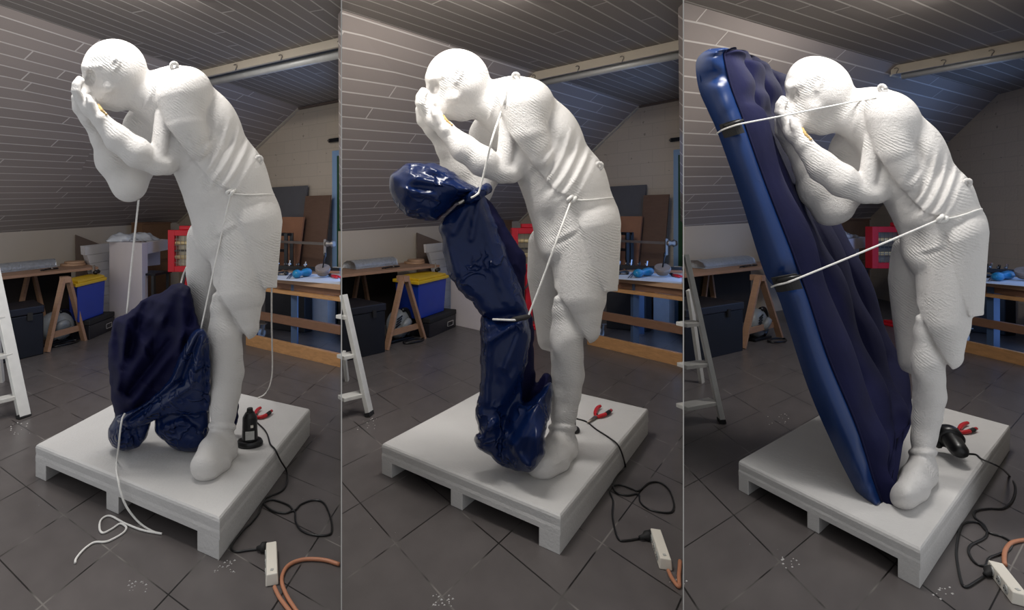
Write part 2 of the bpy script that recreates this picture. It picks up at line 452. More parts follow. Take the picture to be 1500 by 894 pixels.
class Field:
    def __init__(s, lo, hi, step):
        s.lo = np.array(lo, np.float32); s.step = step
        s.n = [int((h - l) / step) + 1 for l, h in zip(lo, hi)]
        s.F = np.full(s.n, 1e3, np.float32)
    def box(s, lo, hi):
        sl = []
        ax = []
        for i in range(3):
            a = max(0, int((lo[i] - s.lo[i]) / s.step)); b = min(s.n[i], int((hi[i] - s.lo[i]) / s.step) + 2)
            sl.append(slice(a, max(a, b))); ax.append((np.arange(a, max(a, b)) * s.step + s.lo[i]).astype(np.float32))
        X, Y, Z = ax
        return tuple(sl), X[:, None, None], Y[None, :, None], Z[None, None, :]
    def put(s, f, sl, k, op):
        if op == 'u': s.F[sl] = smin(s.F[sl], f, k)
        elif op == 'c': s.F[sl] = -smin(-s.F[sl], f, k)      # carve
    def cone(s, a, ra, b, rb, k=8, op='u', zs=1.0):
        a = np.array(a, float); b = np.array(b, float)
        m = max(ra, rb) + k + 6
        sl, X, Y, Z = s.box(np.minimum(a, b) - m * np.array([1, 1, max(1, zs)]), np.maximum(a, b) + m * np.array([1, 1, max(1, zs)]))
        d = b - a; L2 = float(d @ d) + 1e-6
        dx, dy, dz = X - a[0], Y - a[1], Z - a[2]
        t = np.clip((dx * d[0] + dy * d[1] + dz * d[2]) / L2, 0, 1)
        q = np.sqrt((dx - t * d[0]) ** 2 + (dy - t * d[1]) ** 2 + ((dz - t * d[2]) / zs) ** 2)
        s.put((q - (ra + (rb - ra) * t)).astype(np.float32), sl, k, op)
    def chain(s, pts, k=8, zs=1.0):
        for (p, r), (q, r2) in zip(pts[:-1], pts[1:]): s.cone(p, r, q, r2, k, 'u', zs)
    def ell(s, c, r, k=8, op='u', ang=0.0, cut=None):
        m = max(r) + k + 6
        sl, X, Y, Z = s.box([c[i] - m for i in range(3)], [c[i] + m for i in range(3)])
        ca, sa = math.cos(math.radians(ang)), math.sin(math.radians(ang))
        dx, dy, dz = X - c[0], Y - c[1], Z - c[2]
        u = dx * ca + dy * sa; v = -dx * sa + dy * ca
        q = np.sqrt((u / r[0]) ** 2 + (v / r[1]) ** 2 + (dz / r[2]) ** 2)
        g = np.sqrt((u / r[0] ** 2) ** 2 + (v / r[1] ** 2) ** 2 + (dz / r[2] ** 2) ** 2) + 1e-6
        f = q * (q - 1) / g
        if cut is not None: f = np.maximum(f, cut(X, Y, Z))
        s.put(f.astype(np.float32), sl, k, op)
    def custom(s, lo, hi, fn, k=6, op='u'):
        sl, X, Y, Z = s.box(lo, hi)
        s.put((fn(X, Y, Z) + np.zeros((1, 1, 1))).astype(np.float32), sl, k, op)
    def warp(s, lo, hi, fn):
        sl, X, Y, Z = s.box(lo, hi)
        s.F[sl] = s.F[sl] + fn(X, Y, Z).astype(np.float32)

def cone_f(a, ra, b, rb, X, Y, Z):
    a = np.array(a, float); d = np.array(b, float) - a; L2 = float(d @ d)
    dx, dy, dz = X - a[0], Y - a[1], Z - a[2]
    t = np.clip((dx * d[0] + dy * d[1] + dz * d[2]) / L2, 0, 1)
    return np.sqrt((dx - t * d[0]) ** 2 + (dy - t * d[1]) ** 2 + (dz - t * d[2]) ** 2) - (ra + (rb - ra) * t)

# ------------------------------------------------------------------ the weeping figure (one continuous body)
def build_statue():
    S = Field((92, 44, -112), (424, 724, 112), 1.7)
    # --- torso
    S.cone((262, 152, 14), 55, (328, 266, 6), 60, 18)
    S.ell((250, 140, 20), (42, 38, 60), 16)
    S.ell((322, 178, 2), (26, 42, 46), 18, ang=-25)              # broad back
    S.cone((329, 264, 6), 60.5, (349, 318, 8), 60, 16)
    S.ell((351, 332, 8), (59, 62, 58), 16)                       # hips
    S.cone((303, 296, 4), 26, (318, 352, 0), 30, 16)             # belly
    S.ell((322, 358, -18), (26, 24, 26), 12)                     # groin
    # --- chest, far shoulder
    S.ell((207, 186, 46), (28, 28, 30), 12)
    S.cone((225, 165, 40), 30, (245, 215, 40), 34, 14)
    # --- neck and head
    S.cone((193, 132, 0), 29, (246, 146, 8), 40, 12)
    S.ell((166, 101, -4), (46.5, 44, 41), 8, ang=8)
    S.ell((181, 106, -4), (33, 38, 40), 10)
    S.cone((151, 132, -6), 29, (171, 142, -2), 22, 8)            # jaw
    S.ell((160, 128, -36), (9, 8, 7), 8)                         # cheekbone
    S.cone((126, 98, -26), 6, (126, 99, 14), 6, 5)               # brow
    S.cone((146, 97, -40), 3.5, (127, 100, -26), 5, 5)
    S.cone((125, 110, -14), 4.5, (126, 134, -26), 7, 4)          # nose
    S.ell((124.5, 135, -25), (5.5, 6.5, 7), 3)
    S.ell((131.5, 114, -33), (8.5, 12, 15), 2, 'c', ang=8)   # eye socket
    S.ell((137, 116, -22), (5, 6, 6), 1.5)
    S.cone((136, 145, -27), 4.5, (141, 147, -14), 4.5, 2.5)      # lips
    S.cone((139, 152, -26), 4.5, (143, 153, -12), 4.5, 2.5)
    S.ell((133, 140, -32), (3, 2, 4), 2, 'c')
    # ear
    S.ell((169, 95, -44), (8, 12.5, 5.5), 2, ang=24)
    S.ell((167, 94, -50), (4.2, 8, 4), 1.5, 'c', ang=24)
    S.cone((165, 106, -44), 4, (168, 108, -43), 3.5, 2)
    # --- near upper arm: emerges under the shoulder block
    S.cone((240, 170, -30), 13.5, (231, 236, -44), 12.5, 3)          # biceps strip
    S.cone((270, 198, -14), 25, (245, 239, -26), 18, 5)
    S.ell((238, 242, -38), (17, 14, 17), 6)
    # shoulder block and the lat sweeping down to a point, cut to a crisp front edge
    def block(X, Y, Z):
        f = np.minimum(cone_f((266, 140, -34), 38, (272, 178, -40), 32, X, Y, Z), cone_f((272, 178, -40), 32, (288, 214, -42), 22, X, Y, Z))
        e1 = 231.5 - X + 0 * Y                                   # left of the upright front edge
        e2 = ((Y - 168) * (278 - 232) - (X - 232) * (229 - 168)) / 76.4
        return np.maximum(f, np.maximum(e1 - 0.06 * (168 - Y), e2))
    S.custom((210, 80, -100), (330, 250, 30), block, 3.5)
    S.ell((272, 132, -22), (38, 34, 40), 14)
    # forearm
    S.chain([((228, 243, -42), 14), ((201, 224, -50), 21.5), ((172, 203, -48), 19), ((147, 176, -42), 12.5)], 7)
    # near hand: palm, four fingers held up against the brow, thumb along the cheek
    S.chain([((146, 173, -42), 12), ((130, 158, -36), 11.5), ((117, 142, -30), 9.5)], 5, 1.5)
    for i, (dx, dd, ln) in enumerate(((2.5, -50, 0.84), (0.0, -40, 0.97), (-1.5, -30, 1.0), (-2.0, -20, 0.9))):
        a = (116.5 + dx, 145, dd * 0.88); b = (111 + dx, 133, dd); c = (112 + dx * 1.1, 133 - 10 * ln, dd + 1); e = (117 + dx * 1.1, 133 - 17.5 * ln, dd + 3)
        S.cone(a, 5.6, b, 5.2, 1.5); S.cone(b, 5.2, c, 4.9, 1.2); S.cone(c, 4.9, e, 4.4, 1.2)
    S.chain([((137, 162, -52), 6.5), ((133, 151, -55), 5.4), ((129.5, 143, -52), 4.6)], 1.5)
    # --- far arm: hand behind the near one, forearm, elbow, upper arm
    S.chain([((128, 172, 4), 10.5), ((117, 157, 6), 10.5), ((113, 143, 6), 9)], 5, 1.5)
    for i, (dx, dd, ln) in enumerate(((0, -8, 0.8), (0, 3, 0.85), (0, 14, 0.8), (1, 24, 0.7))):
        a = (115 + dx, 146, dd); b = (111.5 + dx, 136, dd); e = (116 + dx, 136 - 14 * ln, dd + 2)
        S.cone(a, 5.8, b, 5.4, 1.5); S.cone(b, 5.4, e, 4.6, 1.2)
    S.chain([((138, 150, 22), 5.6), ((134, 141, 20), 4.8)], 1.5)
    S.chain([((128, 172, 4), 10), ((146, 204, 12), 12), ((163, 232, 24), 24), ((189, 268, 32), 26)], 9)
    S.chain([((189, 268, 32), 26), ((203, 238, 42), 26), ((216, 196, 50), 30)], 9)
    # --- near leg: broad hip plate, thigh shell, open knee, shin
    # hip plate (a shell standing proud, cut off straight at its lower edge)
    def plate(X, Y, Z):
        f = cone_f((362, 330, -8), 52, (372, 420, -14), 34, X, Y, Z)
        line = ((X - 361) * (421 - 353) - (Y - 353) * (385 - 361)) / 72.0       # right of the seam
        return np.maximum(np.maximum(f, -line), (Y - 422 + 0.0 * X))
    S.custom((300, 290, -90), (424, 432, 80), plate, 3)
    def thigh(X, Y, Z):
        f = np.minimum(cone_f((350, 340, -10), 46, (351, 430, -20), 38, X, Y, Z), cone_f((351, 430, -20), 37, (360, 478, -22), 20, X, Y, Z))
        cutl = ((X - 322) * (493 - 433) - (Y - 433) * (361 - 322)) / 71.6       # keep above the slanted edge
        return np.maximum(f, -cutl - 0.0)
    S.custom((280, 300, -90), (420, 506, 70), thigh, 4)
    S.chain([((318.5, 436, -34), 8), ((321, 452, -28), 13), ((329, 490, -20), 22.5)], 4)
    S.chain([((329, 490, -20), 22.5), ((331, 516, -14), 22), ((333, 544, -4), 22.5), ((330, 575, 0), 20), ((327, 602, 0), 17), ((326, 624, 0), 15.5)], 12)
    S.ell((322, 503, -33), (11, 15, 9), 8)                       # kneecap
    # --- far thigh, ending above the missing shin
    def far(X, Y, Z):
        f = np.minimum(cone_f((309, 352, 42), 36, (301, 400, 48), 29, X, Y, Z), cone_f((301, 400, 48), 29, (307, 492, 50), 21, X, Y, Z))
        return np.maximum(f, Y - 511 - 0.25 * (X - 307))
    S.custom((255, 300, -30), (360, 524, 106), far, 9)
    # --- boot: rolled cuff and foot
    S.chain([((325, 634, 0), 16), ((325, 650, 4), 21.5), ((327, 661, 2), 21)], 7)
    S.chain([((320.5, 642, -4), 16.5), ((312, 661, -26), 20.5), ((300.5, 684, -54), 22)], 7)
    S.chain([((327, 662, -4), 18.5), ((315, 678, -34), 21.5), ((302, 688, -58), 19)], 7)
    def cuff(X, Y, Z):
        q = np.sqrt((X - 325.5) ** 2 + (Z - 0) ** 2) - 15.5
        return np.sqrt(q ** 2 + (Y - 625 - 0.05 * (X - 325)) ** 2) - 5.4
    S.custom((298, 610, -28), (354, 640, 28), cuff, 2)
    # ---- flesh: ribs, rib-cage ledge, waistband, folds
    def near(Z, c=-4.0): return 1 / (1 + np.exp((Z - c) / 5.0))
    def ribs(X, Y, Z):
        q = 0.877 * X + 0.48 * Y; l = -0.48 * X + 0.877 * Y
        qq = q + 0.0028 * (l - 45) ** 2
        m = np.exp(-((q - 402) / 33.0) ** 4) * np.exp(-((l - 45) / 46.0) ** 4) * near(Z)
        w = np.cos(2 * np.pi * (qq - 396) / 17.5)
        return 2.6 * (w - 0.25 * w * w) * m
    S.warp((270, 130, -90), (400, 310, 10), ribs)
    def fold(a, b, w, amp, soft=False):
        a = np.array(a, float); b = np.array(b, float); d = b - a; L = float(np.hypot(*d)); d /= L
        def fn(X, Y, Z):
            t = np.clip((X - a[0]) * d[0] + (Y - a[1]) * d[1], 0, L)
            dist = np.sqrt((X - a[0] - t * d[0]) ** 2 + (Y - a[1] - t * d[1]) ** 2)
            e = np.clip(np.minimum(t, L - t) / (0.25 * L), 0.15, 1)
            return amp * np.exp(-(dist / w) ** 2) * near(Z) * e
        S.warp((min(a[0], b[0]) - 4 * w, min(a[1], b[1]) - 4 * w, -100), (max(a[0], b[0]) + 4 * w, max(a[1], b[1]) + 4 * w, 20), fn)
    def ledge(a, b, amp, w):
        """the surface drops back below the line a-b and recovers over w"""
        a = np.array(a, float); b = np.array(b, float); d = b - a; L = float(np.hypot(*d)); d /= L
        def fn(X, Y, Z):
            t = (X - a[0]) * d[0] + (Y - a[1]) * d[1]
            s_ = -(X - a[0]) * d[1] + (Y - a[1]) * d[0]
            e = np.clip(t / (0.2 * L) + .2, 0, 1) * np.clip((L - t) / (0.3 * L) + .1, 0, 1)
            return amp * np.clip(s_ / 2.5, 0, 1) * np.exp(-np.maximum(s_, 0) / w) * e * near(Z)
        m = 3 * w
        S.warp((min(a[0], b[0]) - m, min(a[1], b[1]) - m, -100), (max(a[0], b[0]) + m, max(a[1], b[1]) + m, 20), fn)
    ledge((281, 231), (314, 269), 7, 22)          # edge of the rib cage over the waist
    ledge((314, 269), (352, 283), 4, 16)
    fold((292, 150), (318, 205), 7, 2.2)          # shoulder blade
    fold((283, 226), (312, 196), 5, 2.6)          # lat over the ribs
    fold((350, 325), (304, 350), 3.5, -1.4)       # waistband
    fold((352, 331), (306, 356), 4, 1.4)
    fold((322, 362), (316, 420), 6, 3.0)          # crotch crease
    fold((302, 292), (306, 335), 9, 1.6)
    fold((232, 112), (206, 172), 3.0, -1.6)       # frayed collar
    return S

ST = build_statue()
SV, SQ = surface_nets(ST.F, ST.lo, ST.step)
SV = relax(SV, SQ, 1, 0.4)

def statue_front(x, y):
    """depth of the figure's near surface behind sculpting position x, y"""
    i = int(round((x - ST.lo[0]) / ST.step)); j = int(round((y - ST.lo[1]) / ST.step))
    i = min(max(i, 0), ST.n[0] - 1); j = min(max(j, 0), ST.n[1] - 1)
    k = np.nonzero(ST.F[i, j] < 0)[0]
    return None if len(k) == 0 else float(ST.lo[2] + k[0] * ST.step)

def edge_x(y):
    """right-hand outline of the figure at height y"""
    j = int(round((y - ST.lo[1]) / ST.step))
    k = np.nonzero((ST.F[:, j, :] < 0).any(1))[0]
    return float(ST.lo[0] + k[-1] * ST.step)
# ------------------------------------------------------------------ three work bays side by side
WHERE = ('in the left panel', 'in the middle panel', 'in the right panel')
SHORT = ('left panel', 'middle panel', 'right panel')

class Bay: pass
B = [Bay(), Bay(), Bay()]
# landmarks of the figure: sculpting position -> where it is seen in each bay
LM = [
 ((166,57),(668,72),(1190,84)), ((208.6,98),(710.7,109),(1243,116)), ((212,105),(713,118),(1247,131.5)),
 ((257,96),(757.6,112.5),(1294.4,132.7)), ((119,94),(623.5,109),(1150.8,120.4)), ((106,129),(610,147),(1136.3,156)),
 ((125,134),(628,151.7),(1155,170.7)), ((154,162),(661.5,177.4),(1186,197.5)), ((190,297),None,(1221,331.8)),
 ((378,234),(876.4,243),(1415,268)), ((338,282),(838,292),(1381,322)), ((411,330),(907,333),(1446.4,345)),
 ((398,421),(897.6,426.5),(1433.5,462.6)), ((362,491),(862,496),(1393,534.5)), ((316,428),(816,433),(1346,465)),
 ((311,618),(809.4,621.6),(1336,657)), ((341,621),(840,620),(1369.6,657)), ((297,707),(789,703),(1321,748.6)),
 ((348,663),(847,665),(1373.4,702)), ((272,395),(772,399),(1300.6,396)), ((307,498),(808,502),(1337,535)), ((355,550),(853,557.6),(1384,590)),
]
class Warp:
    def __init__(s, src, dst):
        s.src = np.array(src, float); d = np.array(dst, float)
        A = np.c_[s.src, np.ones(len(src))]
        s.A, *_ = np.linalg.lstsq(A, d, rcond=None)
        R = d - A @ s.A
        K = np.exp(-((s.src[:, None] - s.src[None]) ** 2).sum(-1) / (2 * 75.0 ** 2)) + 0.06 * np.eye(len(src))
        s.W = np.linalg.solve(K, R)
    def __call__(s, P):
        P = np.atleast_2d(np.asarray(P, float))
        K = np.exp(-((P[:, None] - s.src[None]) ** 2).sum(-1) / (2 * 75.0 ** 2))
        return np.c_[P, np.ones(len(P))] @ s.A + K @ s.W

# measured lines of each bay: plinth corners (x, y of the upper edge), its height, floor corners
B[0].ped = dict(L=(51.5, 650), F=(322, 760), R=(455, 598), h=0.197, Lb=(52.5, 700), Fb=(321.5, 821.6), Rb=(454, 640))
B[1].ped = dict(L=(558.5, 650), F=(821.3, 756), R=(950, 598.6), h=0.187, Lb=(560, 694), Fb=(820.8, 814), Rb=(949.5, 637))
B[2].ped = dict(L=(1080.7, 673), F=(1349, 806), R=(1480.6, 622), h=0.172, Lb=(1083, 720), Fb=(1347.5, 863), Rb=(1479.5, 662))
B[0].ceil = ((0, 8), (440, 158), (500, 150)); B[0].low = ((0, 341), (262, 326))
B[1].ceil = ((500, 14.3), (938, 155), (1001, 147)); B[1].low = ((500, 339), (762, 324))
B[2].ceil = ((1001, 3), (1467, 140), (1500, 136)); B[2].low = ((1001, 332), (1280, 318))
B[0].xs, B[0].xe = -14.0, 499.2
B[1].xs, B[1].xe = 501.0, 1000.4
B[2].xs, B[2].xe = 1002.2, 1512.0
B[0].off, B[1].off, B[2].off = (0, 0), (500, -3), (1024, -5)
B[0].boff, B[1].boff, B[2].boff = (0, 0), (500, -1), (1027, 4)
# floor tiles: a joint crossing and the two tile edges in plan
B[0].tile = ((-3.348, 4.615), (0.076, 0.345), (0.414, -0.290))
B[1].tile = ((-0.293, 4.645), (0.298, 0.353), (0.205, -0.353))
B[2].tile = ((2.868, 4.594), (0.539, 0.357), (-0.021, -0.372))

def xy(p): return Vector((p.x, p.y, 0))

for i, b in enumerate(B):
    b.i = i
    b.w = Warp([p[0] for p in LM], [p[0] for p in LM]) if i == 0 else Warp([p[0] for p in LM if p[i]], [p[i] for p in LM if p[i]])
    if i == 0: b.w = lambda P: np.atleast_2d(np.asarray(P, float))
    # room lines
    P, Q, E = b.ceil
    b.c0, b.c1, b.c2 = G(P[0], P[1], CEIL), G(Q[0], Q[1], CEIL), G(E[0], E[1], CEIL)
    gd = xy(b.c1 - b.c2)
    if i == 2: gd = Vector((0.25, 1, 0))
    if i == 1: gd = Vector((-0.65, 1, 0))
    if i == 0: gd = Vector((-1.25, 1, 0))
    b.g = gd.normalized()                                   # along the gable, to the left and away
    b.e = xy(b.c1 - b.c0).normalized()                      # along the knee wall, away
    cor = clip(xy(b.c1), xy(b.c1) + b.g, b.low[1][0])       # foot of the corner knee wall / gable
    b.k1 = cor
    b.k0 = clip(cor, cor - b.e, b.low[0][0])
    b.n = Vector((-b.e.y, b.e.x, 0))                        # towards the knee wall
    b.zk1 = zpx(b.low[1][1], b.k1.y); b.zk0 = zpx(b.low[0][1], b.k0.y)
    # figure placing
    toe, heel = b.w([(297, 707), (345, 664)])
    h = b.ped['h']; b.h = h
    gt, gh = G(toe[0], toe[1], h), G(heel[0], heel[1], h)
    mid = b.w([(300, 400)])[0]
    b.phi = math.atan2(mid[0] - CX, F)
    yd = (math.sin(b.phi), math.cos(b.phi))
    b.yd = yd
    b.dt = gt.x * yd[0] + gt.y * yd[1]; b.dh = gh.x * yd[0] + gh.y * yd[1]
    t0 = 69 / 81.0
    b.D0 = b.dt + (b.dh - b.dt) * t0
    b.unit = b.D0 * math.cos(b.phi) / F * math.sqrt(math.cos(b.phi))
    print('bay', i, 'phi', math.degrees(b.phi), 'D0', b.D0, 'Z0', b.D0 * math.cos(b.phi), 'toe/heel', b.dt, b.dh, 'knee', tuple(b.k0), tuple(b.k1), b.zk0, b.zk1)

def bp(b, x, y): return x + b.off[0], y + b.off[1]
def bq(b, x, y): return x + b.boff[0], y + b.boff[1]
def BG(b, x, y, z=0): return G(*bp(b, x, y), z)
def BD(b, x, y, Z): return D(*bp(b, x, y), Z)

def along(b, px, py, dist):
    """world points seen at px, py (arrays) at a distance along the bay's viewing direction"""
    rx = (np.asarray(px, float) - CX) / F; rz = (CY - np.asarray(py, float)) / F
    Z = dist / (rx * b.yd[0] + b.yd[1])
    return np.stack([rx * Z, Z, H + rz * Z], -1)

def statue_world(b, V):
    P = b.w(V[:, :2]); d = V[:, 2]
    dist = b.D0 + d * b.unit
    foot = b.dt + (b.dh - b.dt) * (d + 69) / 81.0
    w = np.clip((V[:, 1] - 590) / 60.0, 0, 1); w = w * w * (3 - 2 * w)
    W = along(b, P[:, 0], P[:, 1], dist * (1 - w) + foot * w)
    W[:, 2] = np.maximum(W[:, 2], b.h)
    return W
def sp(b, x, y, d=None, lift=3.0):
    """a point on (just in front of) the figure"""
    if d is None:
        d = statue_front(x, y)
        d = (0 if d is None else d) - lift
    return tuple(statue_world(b, np.array([[x, y, d]], float))[0])

def uvmap(o, fn):
    me = o.data
    lay = me.uv_layers.new(name='UVMap')
    loc = np.array(wloc(o))
    for l in me.loops:
        v = me.vertices[l.vertex_index].co
        lay.data[l.index].uv = fn(np.array(v) + loc)

def structure(name, verts, faces, m, uv=None):
    o = mk(name, verts, faces, m)
    o['kind'] = 'structure'
    if uv: uvmap(o, uv)
    return o

def ray2(x, Z): return Vector(((x - CX) / F * Z, Z, 0))
TH = 0.06
for i, b in enumerate(B):
    # left and right limits of the bay as rays in plan
    xl = (-190, 500.2, 1001.6)[i]; xr = (499.8, 1000.8, 1560)[i]
    gl = b.k1; gr = clip(xy(b.c1), xy(b.c1) + b.g, xr)
    kl = clip(b.k1, b.k1 - b.e, xl)
    zkl = b.zk1 + (b.zk0 - b.zk1) * ((kl - b.k1).length / (b.k0 - b.k1).length)
    near = 0.55
    nl, nr = ray2(xl, near), ray2(xr, near)
    # floor
    o0, t1, t2 = [np.array(v) for v in b.tile]
    T = np.linalg.inv(np.stack([t1, t2], 1))
    fl = [nl, nr, gr, gl, kl]
    structure('floor', [(p.x, p.y, z) for z in (-0.05, 0.0) for p in fl],
              [(4, 3, 2, 1, 0), (5, 6, 7, 8, 9)] + [(k, (k + 1) % 5, (k + 1) % 5 + 5, k + 5) for k in range(5)], M['tile'],
              lambda p: tuple(T @ (p[:2] - o0)))
    # ceiling
    dirc = b.e
    cl = clip(xy(b.c1), xy(b.c1) - dirc, xl)
    cn = cl if cl.y > near else ray2(xl, near)
    ce = [cl, ray2(xl, near), nr, gr, xy(b.c1)]
    def along_uv(p, b=b): 
        q = Vector((p[0], p[1], 0)) - xy(b.c1)
        return (q.dot(b.e) + 50, q.dot(b.n) + 50)
    structure('ceiling', [(p.x, p.y, z) for z in (CEIL, CEIL + 0.05) for p in ce],
              [(0, 1, 2, 3, 4), (9, 8, 7, 6, 5)] + [((k + 1) % 5, k, k + 5, (k + 1) % 5 + 5) for k in range(5)], M['ceil'], along_uv)
    # sloping wall under the roof
    c1 = Vector((b.c1.x, b.c1.y, CEIL)); c0 = Vector((cl.x, cl.y, CEIL)); l1 = Vector((b.k1.x, b.k1.y, b.zk1)); l0 = Vector((kl.x, kl.y, zkl))
    out = b.n * 0.05 + Vector((0, 0, 0.04))
    def slope_uv(p, b=b, l1=l1):
        q = Vector(p) - l1
        a = q.dot(b.e); r = (q - b.e * a).length
        return (a + 50, r)
    structure('wall_upper', [c0, c1, l1, l0, c0 + out, c1 + out, l1 + out, l0 + out], [(0, 1, 2, 3), (7, 6, 5, 4), (0, 4, 5, 1), (1, 5, 6, 2), (2, 6, 7, 3), (3, 7, 4, 0)], M['slope'], slope_uv)
    # knee wall
    no = b.n * 0.08
    structure('wall_left', [tuple(p) for p in (kl, b.k1, l1, l0, kl + no, b.k1 + no, l1 + no, l0 + no)], [(0, 1, 2, 3), (7, 6, 5, 4), (0, 4, 5, 1), (1, 5, 6, 2), (2, 6, 7, 3), (3, 7, 4, 0)], M['knee'])
    # gable wall
    gb = Vector((b.g.y, -b.g.x, 0)); gb = gb if gb.y > 0 else -gb
    b.gb = gb                                               # away from the viewer, through the gable
    gt = [Vector((gl.x, gl.y, 0)), Vector((gr.x, gr.y, 0)), Vector((gr.x, gr.y, CEIL)), c1, l1]
    def gab_uv(p, b=b): return ((Vector((p[0], p[1], 0)) - xy(b.c1)).dot(b.g) + 50, p[2])
    structure('wall_back', [tuple(p) for p in gt] + [tuple(p + gb * 0.1) for p in gt],
              [(0, 1, 2, 3, 4), (9, 8, 7, 6, 5)] + [(k, k + 5, (k + 1) % 5 + 5, (k + 1) % 5) for k in range(5)], M['gable'], gab_uv)
    # pale strip where the sloping boards meet the gable
    mb = MB(); off = gb * -0.03
    mb.bar(l1 + off, c1 + off, 0.05, 0.05)
    o = mb.mk('trim_1', M['rail']); o['kind'] = 'structure'
    mb = MB(); mb.bar(c1 + off - Vector((0, 0, 0.02)), Vector((gr.x, gr.y, CEIL - 0.02)) + off, 0.04, 0.03)
    o = mb.mk('trim_2', M['bbrown']); o['kind'] = 'structure'
    # partition to the next bay (a thin board standing on the floor), with an added glowing pane for bluish daylight in its far end
    x0 = (499.4, 1000.2, 1530)[i]
    a0, a1 = ray2(x0, 2.0), clip(xy(b.c1), xy(b.c1) + b.g, x0)
    if i == 2: a0 = ray2(x0, 2.6)
    d = (a1 - a0).normalized(); q = Vector((d.y, -d.x, 0)) * 0.0042
    z0w, z1w = 0.1, 2.9
    W0, W1 = a0 + (a1 - a0) * 0.66, a0 + (a1 - a0) * 0.86
    mb = MB()
    def slab(p, r, z0, z1): mb.prism([(v.x, v.y) for v in (p, r, r + q, p + q)], z0, z1)
    slab(a0, W0, 0, CEIL); slab(W1, a1, 0, CEIL); slab(W0, W1, 0, z0w); slab(W0, W1, z1w, CEIL)
    o = mb.mk('wall_right', M['part']); o['kind'] = 'structure'
    mb = MB(); mb.prism([(v.x, v.y) for v in (W0 + q * .5, W1 + q * .5, W1 + q, W0 + q)], z0w, z1w)
    o = mb.mk('pane_shield', M['part']); o['kind'] = 'structure'  # added backing, keeps the pane's glow out of the next bay
    mb = MB(); slab2 = mb.prism([(v.x, v.y) for v in (W0 + q * .02, W1 + q * .02, W1 + q * .4, W0 + q * .4)], z0w, z1w)
    o = mb.mk('glow_pane_%d' % (i + 1), M['pane_glow']); o['kind'] = 'structure'

# ------------------------------------------------------------------ camera and light
cam = bpy.data.cameras.new('camera'); co = bpy.data.objects.new('camera', cam); COL.objects.link(co)
co.location = (0, 0, H); co.rotation_euler = (math.pi / 2, 0, 0)
cam.sensor_width = 36; cam.lens = F / 1500 * 36
cam.shift_x = (750 - CX) / 1500; cam.shift_y = (CY - 447) / 1500
cam.clip_start = 0.02; cam.clip_end = 60
SC.camera = co
SC.view_settings.view_transform = 'Standard'; SC.view_settings.look = 'None'; SC.view_settings.gamma = 1
SC.view_settings.use_curve_mapping = False; SC.view_settings.exposure = 0.0
w = bpy.data.worlds.new('world'); SC.world = w; w.use_nodes = True
w.node_tree.nodes['Background'].inputs['Color'].default_value = (0.95, 0.97, 1.0, 1)
w.node_tree.nodes['Background'].inputs['Strength'].default_value = 0.6
def area(name, loc, target, sx, sy, power, color=(1, 0.97, 0.93)):
    l = bpy.data.lights.new(name, 'AREA'); l.shape = 'RECTANGLE'; l.size = sx; l.size_y = sy; l.energy = power; l.color = color
    o = bpy.data.objects.new(name, l); COL.objects.link(o); o.location = loc
    o.rotation_euler = (Vector(target) - Vector(loc)).to_track_quat('-Z', 'Y').to_euler()
    return o
for b in B:
    head = along(b, *b.w([(150, 100)])[0], b.D0)
    Z = 2.6
    x = b.w([(140, 100)])[0][0] + (0, 0, 45)[b.i]
    L = ray2(x, Z)
    area('lamp_and_fill', (L.x, L.y, CEIL - 0.06), (L.x + 0.1, L.y + 0.25, 0), 0.8, 0.3, (47, 42, 39)[b.i])
    xm = (b.xs + b.xe) / 2 if b.i else 220
    L2 = ray2(xm + (-60, -60, 100)[b.i], 3.75)
    area('lamp_and_fill', (L2.x, L2.y, CEIL - 0.05), (L2.x - 0.3, L2.y + 0.9, 0), 1.2, 0.3, 44)  # rear fill above the view, added to brighten the back of the bay
GROUPS = {}
def put_statue(b):
    W = statue_world(b, SV)
    lab = ('white plaster statue weeping into its hands above the collapsed navy mattress',
           'white plaster statue weeping over a half-inflated navy mattress tied to its neck and waist',
           'white plaster statue hiding its face against the tall fully inflated navy mattress')[b.i]
    root = thing('statue', tuple(along(b, *b.w([(322, 690)])[0], b.D0)[:2]) + (b.h,), lab, 'statue', 'weeping statues')
    body = mk('body', W, SQ, M['statue'], root, smooth=True)
    # turn the mesh's own axes with the figure, so the rasp marks run alike on all three
    n = len(body.data.vertices); cc = np.empty(n * 3, np.float32); body.data.vertices.foreach_get('co', cc); cc = cc.reshape(-1, 3)
    ca, sa = math.cos(b.phi), math.sin(b.phi)
    cc = np.stack([cc[:, 0] * ca - cc[:, 1] * sa, cc[:, 0] * sa + cc[:, 1] * ca, cc[:, 2]], -1).astype(np.float32)
    body.data.vertices.foreach_set('co', cc.ravel()); body.data.update()
    body.rotation_euler.z = -b.phi
    for (x, y, dx, dy) in ((257, 99, -3, -5), (377, 236, 4, -4)):
        mb = MB()
        c = np.array([x, y]); pts = []
        d0 = (statue_front(x + (-2 if dx < 0 else -6), y + 10) or 0) + 14
        for k in range(13):
            a = 2 * math.pi * k / 12
            pts.append(statue_world(b, np.array([[x + dx * .6 + 4.6 * math.cos(a), y + dy * .4 + 5.2 * math.sin(a), d0 + 2 * math.sin(a)]]))[0])
        mb.tube(pts, 0.0095, 8)
        mb.mk('eyelet', M['statue'], root, smooth=True)
    # dried glue where the hand meets the cheek
    mb = MB(); pts = [sp(b, x, y, None, 1.0) for x, y in ((143, 153), (147, 159), (151, 164), (156, 169))]
    mb.tube(spline(pts, 4), [0.004 + 0.006 * abs(math.sin(k * 1.9)) for k in range(13)], 7)
    mb.mk('glue_smear', M['glue'], root, smooth=True)
    return root

